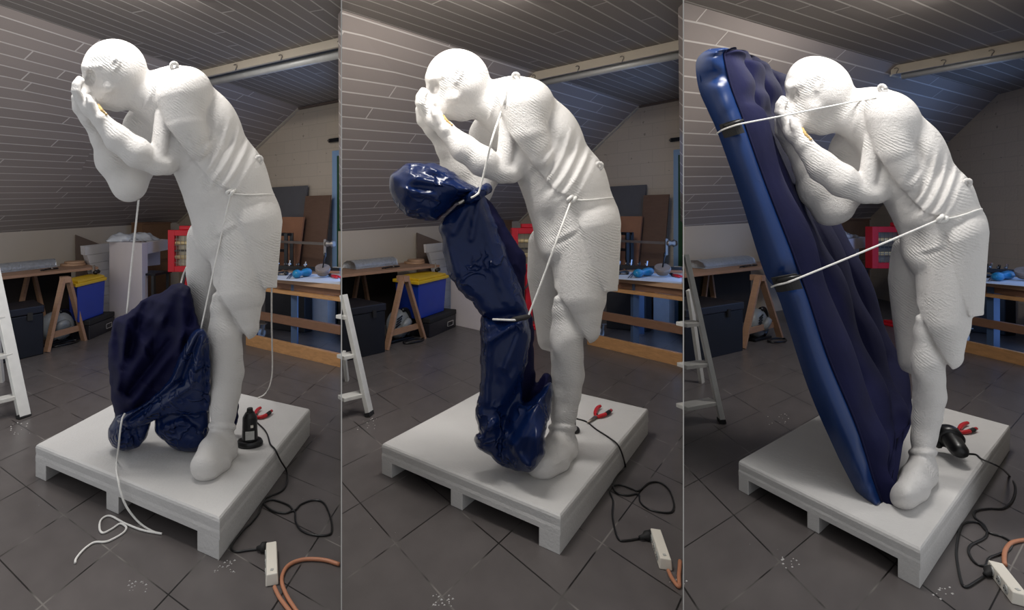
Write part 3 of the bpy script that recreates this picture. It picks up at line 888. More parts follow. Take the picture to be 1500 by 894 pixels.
def put_plinth(b):
    p = b.ped; h = b.h
    Lb, Fb, Rb = [xy(G(*p[k])) for k in ('Lb', 'Fb', 'Rb')]
    Lt, Ft, Rt = [xy(G(*p[k], h)) for k in ('L', 'F', 'R')]
    L, Fr, R = (Lb + Lt) / 2, (Fb + Ft) / 2, (Rb + Rt) / 2
    Bk = L + R - Fr
    b.pc = (L, Fr, R, Bk)
    lab = ('white foam plinth on pallet runners carrying the collapsed navy mattress',
           'white foam plinth on pallet runners under the half-inflated folded mattress',
           'white foam plinth on pallet runners under the leaning fully inflated mattress')[b.i]
    c = (L + Fr + R + Bk) / 4
    root = thing('plinth', (c.x, c.y, 0), lab, 'plinth', 'white pallet plinths')
    fh = h * 0.46
    # deck with softly wavy worked edges
    n = 24; rim = []
    cs = [L, Fr, R, Bk]
    for k in range(4):
        for j in range(n):
            rim.append(cs[k] + (cs[(k + 1) % 4] - cs[k]) * (j / n))
    inward = [(c - q).normalized() for q in rim]
    rows = [(0.0, fh + 0.004), (0.0, fh + 0.03), (0.003, h * 0.7), (0.0, h - 0.02), (0.004, h - 0.008), (0.014, h)]
    vs = []; fs = []
    N = len(rim)
    for r, (ins, z) in enumerate(rows):
        for k, q in enumerate(rim):
            w = 0.0016 * mnoise.noise(Vector((q.x * 9, q.y * 9, z * 30)))
            v = q + inward[k] * (ins + (w if r < 5 else 0))
            vs.append((v.x, v.y, z if r not in (0, 5) else z))
    for r in range(len(rows) - 1):
        for k in range(N):
            fs.append((r * N + k, r * N + (k + 1) % N, (r + 1) * N + (k + 1) % N, (r + 1) * N + k))
    fs.append(tuple(range(N - 1, -1, -1))); fs.append(tuple((len(rows) - 1) * N + k for k in range(N)))
    mk('deck', vs, fs, M['plinth'], root)
    u = (Fr - L); v = (R - Fr)
    lu = u.length
    for a, wd in ((0.0, 0.075), (0.452, 0.07), (1 - 0.095, 0.095)):
        q0 = L + u * a; q1 = L + u * (a + wd * 0.97)
        MB().prism([(t.x, t.y) for t in (q0, q1, q1 + v, q0 + v)], 0, fh + 0.006).mk('runner', M['plinth'], root, bevel=0.003)
    return root

for b in B:
    put_plinth(b)
    put_statue(b)
# ------------------------------------------------------------------ navy air mattresses
def vnoise(x, y, seed):
    """smooth value noise in 0..1 (arrays)"""
    rng = np.random.RandomState(seed); T = rng.rand(64, 64)
    xi = np.floor(x).astype(int); yi = np.floor(y).astype(int); fx = x - xi; fy = y - yi
    fx = fx * fx * (3 - 2 * fx); fy = fy * fy * (3 - 2 * fy)
    a = T[xi % 64, yi % 64]; b_ = T[(xi + 1) % 64, yi % 64]; c = T[xi % 64, (yi + 1) % 64]; d = T[(xi + 1) % 64, (yi + 1) % 64]
    return (a * (1 - fx) + b_ * fx) * (1 - fy) + (c * (1 - fx) + d * fx) * fy

def poly_dist(X, Y, P):
    P = np.array(P, float); Q = np.roll(P, -1, 0)
    dist = np.full(X.shape, 1e9); ins = np.zeros(X.shape, bool)
    for (ax, ay), (bx, by) in zip(P, Q):
        dx, dy = bx - ax, by - ay
        t = np.clip(((X - ax) * dx + (Y - ay) * dy) / (dx * dx + dy * dy + 1e-9), 0, 1)
        dist = np.minimum(dist, np.hypot(X - ax - t * dx, Y - ay - t * dy))
        c = ((ay > Y) != (by > Y)) & (X < (bx - ax) * (Y - ay) / (by - ay + 1e-12) + ax)
        ins ^= c
    return np.where(ins, dist, -dist)

def puff(b, name, poly, Zfn, T, R, material, parent, seed=1, folds=(), amp=5.0, fscale=26.0, fang=60.0, step=2.0, edge=1.5, smooth_poly=True, zmin=None):
    """a filled-out sheet body: outline as seen in the bay, middle depth Zfn(x, y), half thickness T, edge roundness R;
    folds: (x0, y0, x1, y1, width, height) ridges pushed towards the viewer"""
    if smooth_poly:
        P = spline(list(poly) + [poly[0]], 5)[:-1]
    else: P = poly
    P = np.array([(p[0], p[1]) for p in P])
    lo = P.min(0) - 8; hi = P.max(0) + 8
    xs = np.arange(lo[0], hi[0], step); ys = np.arange(lo[1], hi[1], step)
    X, Y = np.meshgrid(xs, ys, indexing='ij')
    dd = poly_dist(X, Y, P)
    ca, sa = math.cos(math.radians(fang)), math.sin(math.radians(fang))
    u = (X * ca + Y * sa); v = (-X * sa + Y * ca)
    wob = 10 * vnoise(X / 40.0, Y / 40.0, seed + 5)
    r1 = 1 - np.abs(2 * vnoise((u) / (fscale * 3.2) + 7, (v + wob) / fscale + 3, seed) - 1)
    r2 = 1 - np.abs(2 * vnoise((u + wob) / (fscale * 1.3) + 17, (v) / (fscale * .45) + 9, seed + 1) - 1)
    rough = amp * (r1 ** 2 - 0.4) + amp * 0.45 * (r2 ** 2 - 0.4)
    push = np.zeros_like(X)
    for (x0, y0, x1, y1, w, h) in folds:
        L = math.hypot(x1 - x0, y1 - y0); t = np.clip(((X - x0) * (x1 - x0) + (Y - y0) * (y1 - y0)) / L ** 2, 0, 1)
        q = np.hypot(X - x0 - t * (x1 - x0), Y - y0 - t * (y1 - y0))
        push += h * np.exp(-(q / w) ** 2)
    # a little raggedness of the outline itself
    dd = dd + edge * (vnoise(X / 9.0, Y / 9.0, seed + 3) - 0.5) * 2
    tt = np.clip(dd / R, 0, 1)
    t = np.where(dd > 0, T * np.sqrt(1 - (1 - tt) ** 2) + 0.6, dd)
    fade = np.clip(dd / 7.0, 0, 1)
    front = t + (rough + push) * fade
    back = t - rough * 0.5 * fade
    m = T + amp * 2 + max([abs(f[5]) for f in folds] + [0]) + 8
    ds = np.arange(-m, m, step)
    Dd = ds[None, None, :]
    Fv = np.where(Dd < 0, -Dd - np.maximum(front, np.where(dd[..., None][..., 0] > 0, 1.2, -5))[..., None], Dd - np.maximum(back, np.where(dd > 0, 1.2, -5))[..., None])
    V, Q = surface_nets(Fv.astype(np.float32), (lo[0], lo[1], -m), step)
    V = relax(V, Q, 2, 0.5)
    Zm = Zfn(V[:, 0], V[:, 1]) if callable(Zfn) else np.full(len(V), float(Zfn))
    Z = Zm + V[:, 2] * b.unit
    W = np.stack([(V[:, 0] - CX) / F * Z, Z, H + (CY - V[:, 1]) / F * Z], -1)
    if zmin is not None: W[:, 2] = np.maximum(W[:, 2], zmin)
    return mk(name, W, Q, material, parent, smooth=True)

b = B[0]
Zb = b.D0 * math.cos(b.phi)
mroot = thing('air_mattress', tuple(G(235, 655, b.h)), 'collapsed navy air mattress slumped in a heap beside the statue leg, hung on two cords', 'mattress', 'navy air mattresses')
Zrest = G(235, 662, b.h).y
zf = lambda x, y: Zrest + 0.02 - 0.27 * np.clip((x - 225) / 70.0, 0, 1) * np.clip((610 - y) / 130.0, 0, 1)
puff(b, 'flocked_sheet', [(268, 416), (250, 419), (236, 428), (212, 438), (186, 459), (170, 466), (164, 480), (158, 520), (161, 562), (167, 604), (172, 622), (190, 616), (225, 600), (262, 578), (290, 552), (306, 520), (303, 494), (297, 484), (290, 472), (284, 446), (278, 424)],
     lambda x, y: zf(x, y) + 0.05, 26, 22, M['flock'], mroot, seed=3, amp=7, fscale=30, fang=28,
     folds=[(188, 458, 172, 570, 6, 13), (262, 420, 236, 470, 8, 13), (236, 470, 186, 556, 9, 14), (276, 484, 196, 588, 8, 14), (268, 436, 262, 520, 7, 11), (212, 446, 192, 520, 7, -12), (250, 500, 190, 575, 6, -12), (250, 430, 210, 480, 6, 9), (190, 462, 214, 520, 5, 8), (168, 480, 178, 540, 5, -8), (284, 450, 272, 500, 5, -9)], zmin=b.h)
puff(b, 'vinyl_side', [(292, 481), (300, 484), (306, 500), (308, 560), (307, 600), (299, 606), (270, 608), (235, 612), (216, 622), (190, 628), (176, 624), (172, 614), (186, 604), (216, 588), (244, 560), (260, 530), (272, 505), (284, 486)],
     lambda x, y: zf(x, y) - 0.10, 13, 14, M['vinyl'], mroot, seed=11, amp=2.2, fscale=15, fang=-38,
     folds=[(287, 488, 250, 558, 5, 10), (250, 558, 178, 616, 5, 10), (293, 492, 266, 560, 4, -8), (266, 560, 190, 614, 4, -7), (297, 494, 282, 560, 4, 7), (280, 566, 206, 616, 4, 6), (304, 510, 300, 590, 6, -9)], zmin=b.h)
puff(b, 'vinyl_corner', [(172, 608), (182, 604), (206, 600), (222, 604), (221, 622), (216, 638), (206, 652), (197, 658), (176, 660), (164, 654), (158, 640), (160, 626)],
     lambda x, y: zf(x, y) - 0.03, 17, 15, M['vinyl'], mroot, seed=21, amp=2.6, fscale=13, fang=70,
     folds=[(180, 614, 172, 650, 5, 5), (196, 612, 200, 650, 6, -5)], zmin=b.h)
puff(b, 'vinyl_corner', [(224, 604), (240, 600), (270, 592), (300, 588), (307, 600), (306, 632), (298, 652), (286, 662), (262, 660), (248, 654), (236, 642), (228, 632)],
     lambda x, y: zf(x, y) - 0.02, 20, 16, M['vinyl'], mroot, seed=31, amp=2.8, fscale=14, fang=20,
     folds=[(240, 628, 268, 618, 6, 7), (268, 618, 298, 640, 6, 6), (232, 610, 240, 645, 5, -4)], zmin=b.h)
puff(b, 'flocked_fold', [(337, 598), (346, 580), (349, 592), (348, 618), (343, 626), (338, 620)], lambda x, y: Zrest + 0.22 + 0 * x, 8, 5, M['flock'], mroot, seed=41, amp=1, zmin=b.h)

b = B[1]
mroot = thing('air_mattress', tuple(G(745, 680, b.h)), 'half-inflated navy air mattress folded upright, bulging top tied by a cord from the statue neck', 'mattress', 'navy air mattresses')
Zc = G(750, 690, b.h).y
zf = lambda x, y: Zc + 0.02 + 0 * x
puff(b, 'flocked_sheet', [(704, 282), (716, 294), (740, 328), (756, 356), (769, 374), (770, 400), (768, 440), (780, 470), (783, 530), (786, 560), (796, 548), (806, 552), (808, 580), (800, 610), (770, 640), (740, 650), (730, 600), (726, 480), (716, 400), (704, 330)],
     lambda x, y: zf(x, y) + 0.10, 17, 16, M['flock'], mroot, seed=5, amp=4, fscale=24, fang=65, zmin=b.h,
     folds=[(788, 556, 760, 620, 8, -8), (806, 556, 770, 640, 7, 6)])
puff(b, 'vinyl_top', [(570, 268), (573, 256), (584, 247), (601, 239), (622, 239), (638, 239), (658, 249), (680, 264), (700, 277), (702, 284), (690, 290), (674, 294), (656, 310), (640, 322), (622, 323), (600, 318), (588, 308), (577, 294), (571, 280)],
     lambda x, y: zf(x, y) - 0.04, 34, 30, M['vinyl'], mroot, seed=15, amp=3.0, fscale=16, fang=10,
     folds=[(700, 280, 610, 262, 7, 7), (700, 280, 604, 284, 7, 6), (690, 274, 630, 246, 6, 6), (696, 286, 640, 312, 7, -6), (600, 256, 590, 300, 6, 5), (640, 290, 590, 276, 5, 5)])
puff(b, 'vinyl_side', [(700, 284), (710, 286), (722, 318), (740, 364), (760, 416), (772, 452), (772, 468), (754, 476), (720, 474), (706, 462), (694, 446), (672, 424), (656, 398), (650, 370), (648, 346), (642, 334), (654, 316), (674, 298), (690, 288)],
     lambda x, y: zf(x, y) - 0.05, 24, 17, M['vinyl'], mroot, seed=25, amp=2.0, fscale=18, fang=66,
     folds=[(700, 288, 740, 440, 8, 4), (690, 290, 664, 340, 6, 6), (702, 290, 690, 350, 5, 5), (760, 460, 712, 466, 6, -6), (652, 350, 668, 400, 6, 5)])
puff(b, 'vinyl_base', [(706, 462), (740, 470), (771, 462), (776, 500), (770, 540), (764, 570), (768, 590), (790, 574), (804, 560), (809, 566), (806, 600), (798, 640), (797, 668), (784, 684), (776, 692), (750, 688), (732, 682), (718, 668), (702, 658), (694, 645), (697, 636), (703, 634), (698, 616), (697, 598), (703, 570), (704, 520), (703, 490)],
     lambda x, y: zf(x, y) - 0.06 - 0.16 * np.clip((x - 745) / 40.0, 0, 1) * np.clip((y - 590) / 50.0, 0, 1), 22, 15, M['vinyl'], mroot, seed=35, amp=2.6, fscale=18, fang=85, zmin=b.h,
     folds=[(738, 610, 698, 642, 7, 10), (770, 560, 738, 612, 10, -14), (738, 612, 730, 668, 7, -8), (764, 470, 716, 500, 5, 6), (768, 470, 740, 540, 6, 5), (800, 566, 760, 650, 8, 7), (776, 690, 742, 640, 6, 6), (716, 480, 712, 590, 6, 5)])
# drawn-in waists where the cords pull
for (x0, y0, x1, y1) in ((686, 292, 714, 276),):
    mb = MB(); Zt = Zc - 0.13
    mb.tube([D(x0 + (x1 - x0) * k / 6, y0 + (y1 - y0) * k / 6, Zt - 0.05 * math.sin(math.pi * k / 6)) for k in range(7)], 0.03, 10)
    mb.mk('gathered_neck', M['vinyl'], mroot, smooth=True)

mb = MB(); mb.tube([D(747 + 30 * k / 8, 469.5 - 6 * k / 8, Zc - .185 - .02 * math.sin(math.pi * k / 8)) for k in range(9)], [.006, .012, .014, .014, .014, .014, .014, .012, .006], 8)
mb.mk('grab_handle', M['blackmat'], mroot, smooth=True)

# right bay: the full mattress leaning away to the side
b = B[2]
mroot = thing('air_mattress', tuple(G(1290, 742, b.h)), 'tall fully inflated navy air mattress leaning in front of the statue face', 'mattress', 'navy air mattresses')
Lp = [(1062, 70), (1040, 72), (1025, 81), (1019, 97), (1024, 132), (1038, 165), (1052, 197), (1084.5, 289.5), (1118.7, 398), (1140, 435), (1182.7, 566), (1221, 655), (1240, 694), (1255, 722), (1264, 736), (1273, 743), (1286, 745)]
Mp = [(1068, 71), (1062, 76), (1061, 80), (1062, 88), (1070, 122), (1079, 148), (1088.5, 173), (1120.7, 265), (1157, 358), (1182.7, 430), (1214, 524.5), (1250.7, 612), (1266, 656), (1277, 694.5), (1284, 715), (1291, 735), (1294, 744)]
Rp = [(1076, 76), (1097, 92), (1128, 108), (1146, 122), (1152, 140), (1162, 170), (1180, 206), (1205, 262), (1233.4, 333.6), (1264.8, 418.6), (1291.6, 483.6), (1312, 536), (1327, 588), (1323, 640), (1314, 700), (1304, 727), (1298, 742)]
NS = 110
Ls, Ms, Rs = [np.array(spline(p, 10)) for p in (Lp, Mp, Rp)]
def resamp(P): 
    k = np.linspace(0, len(P) - 1, NS); i = np.clip(k.astype(int), 0, len(P) - 2); f = (k - i)[:, None]
    return P[i] * (1 - f) + P[i + 1] * f
Ls, Ms, Rs = resamp(Ls), resamp(Ms), resamp(Rs)
AF = 3.42                                                   # distance of the near edge along the bay's viewing direction
ss = np.linspace(0, 1, NS)
endf = np.clip(np.minimum(ss, 1 - ss) / 0.06, 0, 1) ** 0.5
Zf = AF
Zback = np.interp(ss, [0, .06, .66, .75, .8125, .875, .94, 1], [3.6, 4.75, 4.75, 4.3, 3.74, 3.50, 3.49, 3.48])
def un(P, A): return along(b, P[:, 0], P[:, 1], np.asarray(A))
def una(x, y, A): return Vector(along(b, x, y, A))
WL = un(Ls, Zf + 0.10 + 0 * ss); WM = un(Ms, Zf + 0.07 + 0 * ss); WR = un(Rs, Zback)
def grid(rows, name, m, parent, close=False):
    R = np.stack(rows, 1)            # NS x K x 3
    K = R.shape[1]; V = R.reshape(-1, 3); fs = []
    for i in range(NS - 1):
        for k in range(K if close else K - 1):
            fs.append((i * K + k, i * K + (k + 1) % K, (i + 1) * K + (k + 1) % K, (i + 1) * K + k))
    return V, fs
# narrow end band, swelling towards the viewer
rows = []
for k in range(13):
    t = k / 12; P = Ls * (1 - t) + Ms * t
    pinch = 1 - 0.75 * np.exp(-((ss - 0.225) / 0.016) ** 2) - 0.75 * np.exp(-((ss - 0.535) / 0.014) ** 2)
    Z = Zf + 0.10 - 0.03 * t - 0.085 * math.sin(math.pi * t) * pinch * endf + 0.004 * np.sin(ss * 90 + 3 * t) * math.sin(math.pi * t)
    rows.append(un(P, Z))
V, fs = grid(rows, 'side_band', None, None)
V[:, 2] = np.maximum(V[:, 2], b.h)
band = mk('side_band', V, fs, M['vinyl_in'], mroot, smooth=True)
# flocked face in five long tubes with buttoned dimples, and the hidden back
nrm = np.cross(WR[NS // 2] - WM[NS // 2], WM[NS // 2 + 8] - WM[NS // 2]); nrm /= np.linalg.norm(nrm)
if nrm[0] < 0: nrm = -nrm
rows = []; NT = 60; tubes = 4
for k in range(NT + 1):
    t = k / NT
    ph = t * tubes; fr = ph - math.floor(ph)
    bump = math.sqrt(max(0.0, 1 - (2 * fr - 1) ** 2)) if k not in (0, NT) else 0.0
    row = int(min(math.floor(ph), tubes - 1))
    wav = 0.5 + 0.5 * np.cos(2 * np.pi * (ss * 8.0 + 0.5 * (row % 2)))
    dent = (1 - 0.85 * np.clip((t - .15) / .2, 0, 1) * np.clip(np.minimum((ss - .28) / .05, (.54 - ss) / .06), 0, 1)) * (1 - 0.9 * np.clip((t - .15) / .25, 0, 1) * np.clip((ss - .76) / .06, 0, 1))
    hgt = dent * (0.072 * bump * (0.6 + 0.4 * wav) + 0.0) * endf
    seam = 0.016 * np.sin(2 * np.pi * ss * 9.0 + row * 2.0) * endf * math.sin(math.pi * t)
    tt = t + 0.0 * ss + seam
    rows.append(WM * (1 - tt)[:, None] + WR * tt[:, None] + nrm[None] * hgt[:, None])
tv = WL - WM
for k in range(1, 9):
    t = k / 8; rows.append(WR + tv * t * 0.95 + (WR - WM) * 0.08 * math.sin(math.pi * t) * endf[:, None])
for k in range(1, 12):
    t = k / 12; Bq = WR + tv * 0.95
    rows.append(Bq * (1 - t) + WL * t)
rows.append(WL)
V, fs = grid(rows, 'flocked_body', None, None)
V[:, 2] = np.maximum(V[:, 2], b.h)
K = len(rows)
body = mk('flocked_body', V, fs, M['flock_in'], mroot, smooth=True)
# welded seam along the outer edge of the band
mb = MB(); mb.tube([tuple(p + np.array([0.002, -0.012, 0])) for p in un(Ls + np.array([2.5, 0]), Zf + 0.095 + 0 * ss)[8:-6:2]], 0.005, 6)
mb.mk('welded_seam', M['vinyl_in'], mroot, smooth=True)
mb = MB(); mb.tube([tuple(p) for p in un(Ms, Zf + 0.062 + 0 * ss)[4:-6:2]], 0.006, 6)
mb.mk('welded_seam', M['flock_in'], mroot, smooth=True)
# black grab handles in the band
for (x0, y0, x1, y1) in ((1060, 188, 1087, 180), (1137, 414, 1172, 408)):
    dx, dy = x1 - x0, y1 - y0
    mb = MB(); up = Vector((-0.25, 0, 0.95))
    P = [una(x0 + dx * k / 8, y0 + dy * k / 8 + 4, Zf - 0.012 - 0.035 * math.sin(math.pi * k / 8)) for k in range(9)]
    vs = []; 
    for p in P:
        for (a, c) in ((-.5, 0), (.5, 0), (.5, 1), (-.5, 1)):
            vs.append(p + Vector((0.4, 0, -1)) * (0.078 * a) + Vector((0, 0.02, 0)) * c)
    fs = [(i * 4 + k, i * 4 + (k + 1) % 4, (i + 1) * 4 + (k + 1) % 4, (i + 1) * 4 + k) for i in range(8) for k in range(4)] + [(0, 1, 2, 3), (35, 34, 33, 32)]
    mk('grab_handle', vs, fs, M['blackmat'], mroot)
    mb.tube([una(x0 + dx * k / 8 + 0.6, y0 + dy * k / 8 - 3.5, Zf - 0.025 - 0.035 * math.sin(math.pi * k / 8)) for k in range(9)], 0.009, 8)
    mb.mk('handle_edge', M['black'], mroot, smooth=True)
# ------------------------------------------------------------------ things in the three bays
def boxon(mb, p0, p1, depth, z0, z1, nrm=None):
    """upright box: front edge p0-p1 in plan, depth away from the viewer"""
    d = xy(p1 - p0); q = Vector((-d.y, d.x, 0)).normalized()
    m = xy((p0 + p1) / 2)
    if nrm is not None: q = nrm
    elif q.dot(m) < 0: q = -q
    mb.prism([(p0.x, p0.y), (p1.x, p1.y), (p1.x + q.x * depth, p1.y + q.y * depth), (p0.x + q.x * depth, p0.y + q.y * depth)], z0, z1)
    return q

def crumple(name, cx, cz, w, h, Z, T, m, parent=None, seed=1, zmin=None):
    """a crumpled plastic sheet lying in a soft heap"""
    nu, nv = 36, 18; vs = []; fs = []
    for i in range(nu + 1):
        for j in range(nv):
            u = i / nu; a = 2 * math.pi * j / nv
            r = math.sin(math.pi * min(max(u, 0.02), 0.98)) ** 0.6
            n = mnoise.noise(Vector((u * 5 + seed, math.cos(a) * 1.6, math.sin(a) * 1.6)))
            n2 = mnoise.noise(Vector((u * 14 + seed, math.cos(a) * 4, math.sin(a) * 4)))
            k = r * (1 + 0.45 * n + 0.25 * n2)
            top = 0.75 + 0.5 * mnoise.noise(Vector((u * 3.1, seed, 0)))
            z = cz + h * k * max(0.0, math.sin(a)) * top
            vs.append((cx.x + (u - 0.5) * w[0] + math.cos(a) * k * T * w[1], cx.y + (u - 0.5) * w[2] + math.cos(a) * k * T * w[3], z))
    for i in range(nu):
        for j in range(nv):
            fs.append((i * nv + j, i * nv + (j + 1) % nv, (i + 1) * nv + (j + 1) % nv, (i + 1) * nv + j))
    fs.append(tuple(range(nv - 1, -1, -1))); fs.append(tuple(nu * nv + j for j in range(nv)))
    return mk(name, vs, fs, m, parent, smooth=True)

TZ = 0.88
for b in B:
    i = b.i; W = WHERE[i]
    CLIP = (b.xs + .3 if i else -400, b.xe - (.3 if i < 2 else -12))
    # ---- trestle table along the knee wall
    P, Q = BG(b, 0, 406, TZ), BG(b, 144, 391, TZ)
    P2 = clip(xy(P), xy(Q), b.xs); Q2 = xy(Q)
    # room left behind the table
    def room(p):
        return (xy(b.k1) - xy(p)).dot(b.n)
    dep = max(.16, min((.66, .62, .62)[i], room(P2) - 0.2, room(Q2) - 0.2))
    root = thing('trestle_table', ((P2 + Q2) / 2 + b.n * dep / 2), 'plain wooden trestle table holding a silver roll, ' + W, 'table', 'trestle tables')
    b.tdir = (Q2 - P2).normalized(); b.tn = Vector((-b.tdir.y, b.tdir.x, 0)) if i else Vector((-.72, .69, 0)).normalized()
    mb = MB(); boxon(mb, P2, Q2, dep, TZ - 0.035, TZ, b.tn); mb.mk('table_top', M['wood'], root, bevel=0.004)
    f0, f1 = xy(BG(b, 70, 517)), xy(BG(b, 125, 500))
    ap = (f0 + f1) / 2 + b.tn * 0.03
    for k, off in enumerate((0.05,)):
        a = ap + b.tn * off
        for s, fpt in ((-1, f0), (1, f1)):
            ft = fpt + b.tn * off
            mb = MB(); mb.bar((ft.x, ft.y, 0.0), (a.x + b.tdir.x * s * 0.03, a.y + b.tdir.y * s * 0.03, TZ - 0.05), 0.07, 0.035, up=(b.tdir.x, b.tdir.y, 0))
            mb.mk('leg', M['wood'], root)
        l0, l1 = f0 + (a - f0 - b.tn * off) * 0.22 + b.tn * (off + 0.03), f1 + (a - f1 - b.tn * off) * 0.22 + b.tn * (off + 0.03)
        MB().bar((l0.x, l0.y, 0.17), (l1.x, l1.y, 0.17), 0.022, 0.07).mk('stretcher', M['wood'], root)
    a0, a1 = ap + b.tn * 0.0, ap + b.tn * 0.14
    MB().bar((a0.x, a0.y, TZ - 0.072), (a1.x, a1.y, TZ - 0.072), 0.09, 0.07).mk('cross_bar', M['wood'], root)
    # second trestle far along behind the trunk
    a = P2 + (Q2 - P2) * 0.42
    for s in (-1, 1):
        q0 = a + b.tdir * s * 0.22 + b.tn * (dep - 0.08); q1 = a + b.tdir * s * 0.03 + b.tn * (dep - 0.08)
        MB().bar((q0.x, q0.y, 0), (q1.x, q1.y, TZ - 0.035), 0.06, 0.035).mk('leg', M['wood'], root)
    # ---- dark sheet added to give the shade under the table
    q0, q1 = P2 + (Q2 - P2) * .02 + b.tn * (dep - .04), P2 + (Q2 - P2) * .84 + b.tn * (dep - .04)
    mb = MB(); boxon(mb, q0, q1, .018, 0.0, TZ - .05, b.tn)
    o = mb.mk('shade_sheet', M['table_shade']); tag(o, 'added dark sheet imitating shade beneath the trestle table, ' + W, 'board', 'added shade sheets')
    # ---- silver insulation roll lying along the table
    r0, r1 = BG(b, 0, 400.5, TZ), BG(b, 83, 391, TZ)
    r0 = clip(xy(r0), xy(r1), b.xs + 1.5); r1 = xy(r1)
    if i: r0 = clip(r0 + b.tn * min(.13, dep * .4) * 2.1, r1 + b.tn * min(.13, dep * .4) * 2.1, b.xs + 1) - b.tn * min(.13, dep * .4) * 2.1
    root = thing('foil_roll', (r0 + r1) / 2 + Vector((0, 0, TZ)), 'flattened silver foil roll lying along the trestle table, ' + W, 'roll', 'silver foil rolls')
    sec = [(-1, 0.004), (-1.02, 0.035), (-0.85, 0.08), (-0.3, 0.11), (0.35, 0.105), (0.85, 0.07), (1.02, 0.03), (1, 0.004)]
    vs = []; fs = []; nn = 30; wdt = min(0.13, dep * 0.40)
    sh = b.tn * (wdt * 1.06)
    for k in range(nn + 1):
        c = r0 + (r1 - r0) * (k / nn) + sh
        for (u, z) in sec:
            n = 0.006 * mnoise.noise(Vector((k * 0.7, u * 3, i)))
            vs.append((c.x + b.tn.x * u * wdt, c.y + b.tn.y * u * wdt, TZ + z * (1 + 8 * n) + max(0, n) * .3))
    for k in range(nn):
        for j in range(8):
            fs.append((k * 8 + j, k * 8 + (j + 1) % 8, k * 8 + 8 + (j + 1) % 8, k * 8 + 8 + j))
    fs.append(tuple(range(8))); fs.append(tuple(nn * 8 + j for j in range(7, -1, -1)))
    mk('foil_sheet', vs, fs, M['foil'], root, smooth=True)
    mb = MB(); e0 = r0 + sh - b.tn * wdt; e1 = r1 + sh - b.tn * wdt
    mb.bar((e0.x, e0.y, TZ + 0.008), (e1.x, e1.y, TZ + 0.008), 0.035, 0.012); mb.mk('folded_edge', M['foil'], root)
    # ---- hand clamp lying in front of the roll
    c0 = xy(BG(b, 60, 397.5, TZ)); c1 = xy(BG(b, 85, 394.5, TZ))
    root = thing('hand_clamp', (c0 + c1) / 2 + Vector((0, 0, TZ)), 'small black hand clamp lying by the foil roll, ' + W, 'clamp', 'black hand clamps')
    u = (c1 - c0)
    MB().tube(spline([(c0.x, c0.y, TZ + .012), tuple(c0 + u * .4 + b.tn * .03 + Vector((0, 0, TZ + .014))), tuple(c0 + u * .65 + Vector((0, 0, TZ + .014))), tuple(c1 + Vector((0, 0, TZ + .012)))], 5), 0.009, 7).mk('handle', M['black'], root, smooth=True)
    MB().tube(spline([tuple(c0 - b.tn * .02 + u * .1 + Vector((0, 0, TZ + .012))), tuple(c0 + u * .5 - b.tn * .01 + Vector((0, 0, TZ + .02))), tuple(c1 + b.tn * .03 + Vector((0, 0, TZ + .012)))], 5), 0.009, 7).mk('handle', M['black'], root, smooth=True)
    m_ = c0 + u * .62
    MB().rev((m_.x, m_.y, TZ + .006), (m_.x, m_.y, TZ + .034), [(0, .016), (.5, .02), (1, .014)], 12).mk('pivot', M['metal'], root, smooth=True)
    if i != 2:
        # ---- stack of round wooden blanks at the end of the table
        c = xy(BG(b, 107, 389, TZ))
        for k, (rr, dz) in enumerate(((0.155, 0.03), (0.125, 0.03))):
            cc = c + b.tdir * (0.02 * k) - b.tn * 0.01 * k; z0 = TZ + .001 + 0.031 * k
            o = MB().rev((cc.x, cc.y, z0), (cc.x, cc.y, z0 + dz), [(0, rr - .003), (.08, rr), (.92, rr), (1, rr - .004)], 32).mk('wooden_disc', M['ply'])
            tag(o, ('larger wooden disc under the smaller one on the trestle table, ', 'smaller wooden disc topping the larger one on the trestle table, ')[k] + W, 'disc', 'wooden discs')
        # ---- small clamp gripping the table's end
        c = clip(xy(P), xy(Q), bp(b, 137, 0)[0]) - b.tn * 0.012
        root = thing('end_clamp', (c.x, c.y, TZ - 0.06), 'little black spring clamp gripping the end of the trestle table, ' + W, 'clamp', 'spring clamps')
        MB().rev((c.x, c.y, TZ - .075), (c.x + b.tdir.x * .09, c.y + b.tdir.y * .09, TZ - .06), [(0, .018), (.3, .034), (.55, .02), (.8, .03), (1, .015)], 14).mk('jaw', M['black'], root, smooth=True)
        MB().bar((c.x, c.y, TZ - .05), (c.x, c.y, TZ + .03), .03, .02).mk('bracket', M['metal'], root)
    # ---- black trunk under the table
    p1 = xy(BG(b, 64, 519)); p0 = xy(BG(b, 0, 534)); p0 = clip(p0, p1, b.xs + 1)
    tz = zpx(bp(b, 0, 447)[1], p1.y) 
    tdep = max(0.25, min(0.55, room(p1) - 0.06, room(p0) - 0.05))
    root = thing('trunk', (p0 + p1) / 2 + b.tn * tdep / 2, 'large black trunk standing on the floor under the trestle table, ' + W, 'trunk', 'black trunks')
    mb = MB(); boxon(mb, p0, p1, tdep, 0.0, tz - 0.09, b.tn); mb.mk('body', M['trunk'], root, bevel=0.012)
    mb = MB(); boxon(mb, p0 - b.tn * .012, p1 - b.tn * .012 + b.tdir * .01, tdep + 0.02, tz - 0.085, tz, b.tn); mb.mk('lid', M['case'], root, bevel=0.012)
    lc = p0 + (p1 - p0) * 0.72 - b.tn * 0.014
    MB().bar((lc.x, lc.y, tz - .15), (lc.x, lc.y, tz - .06), .05, .016, up=tuple(b.tn)).mk('latch', M['blackmat'], root)
    # ---- grey circular saw behind the trestle leg
    cpt = ray2(bp(b, 83, 0)[0], BG(b, 86, 508).y + (.2, .24, .24)[i]); Zs = cpt.y
    cz = zpx(bp(b, 0, 478)[1], Zs); c = Vector((cpt.x, cpt.y, cz)); fw = -b.tn
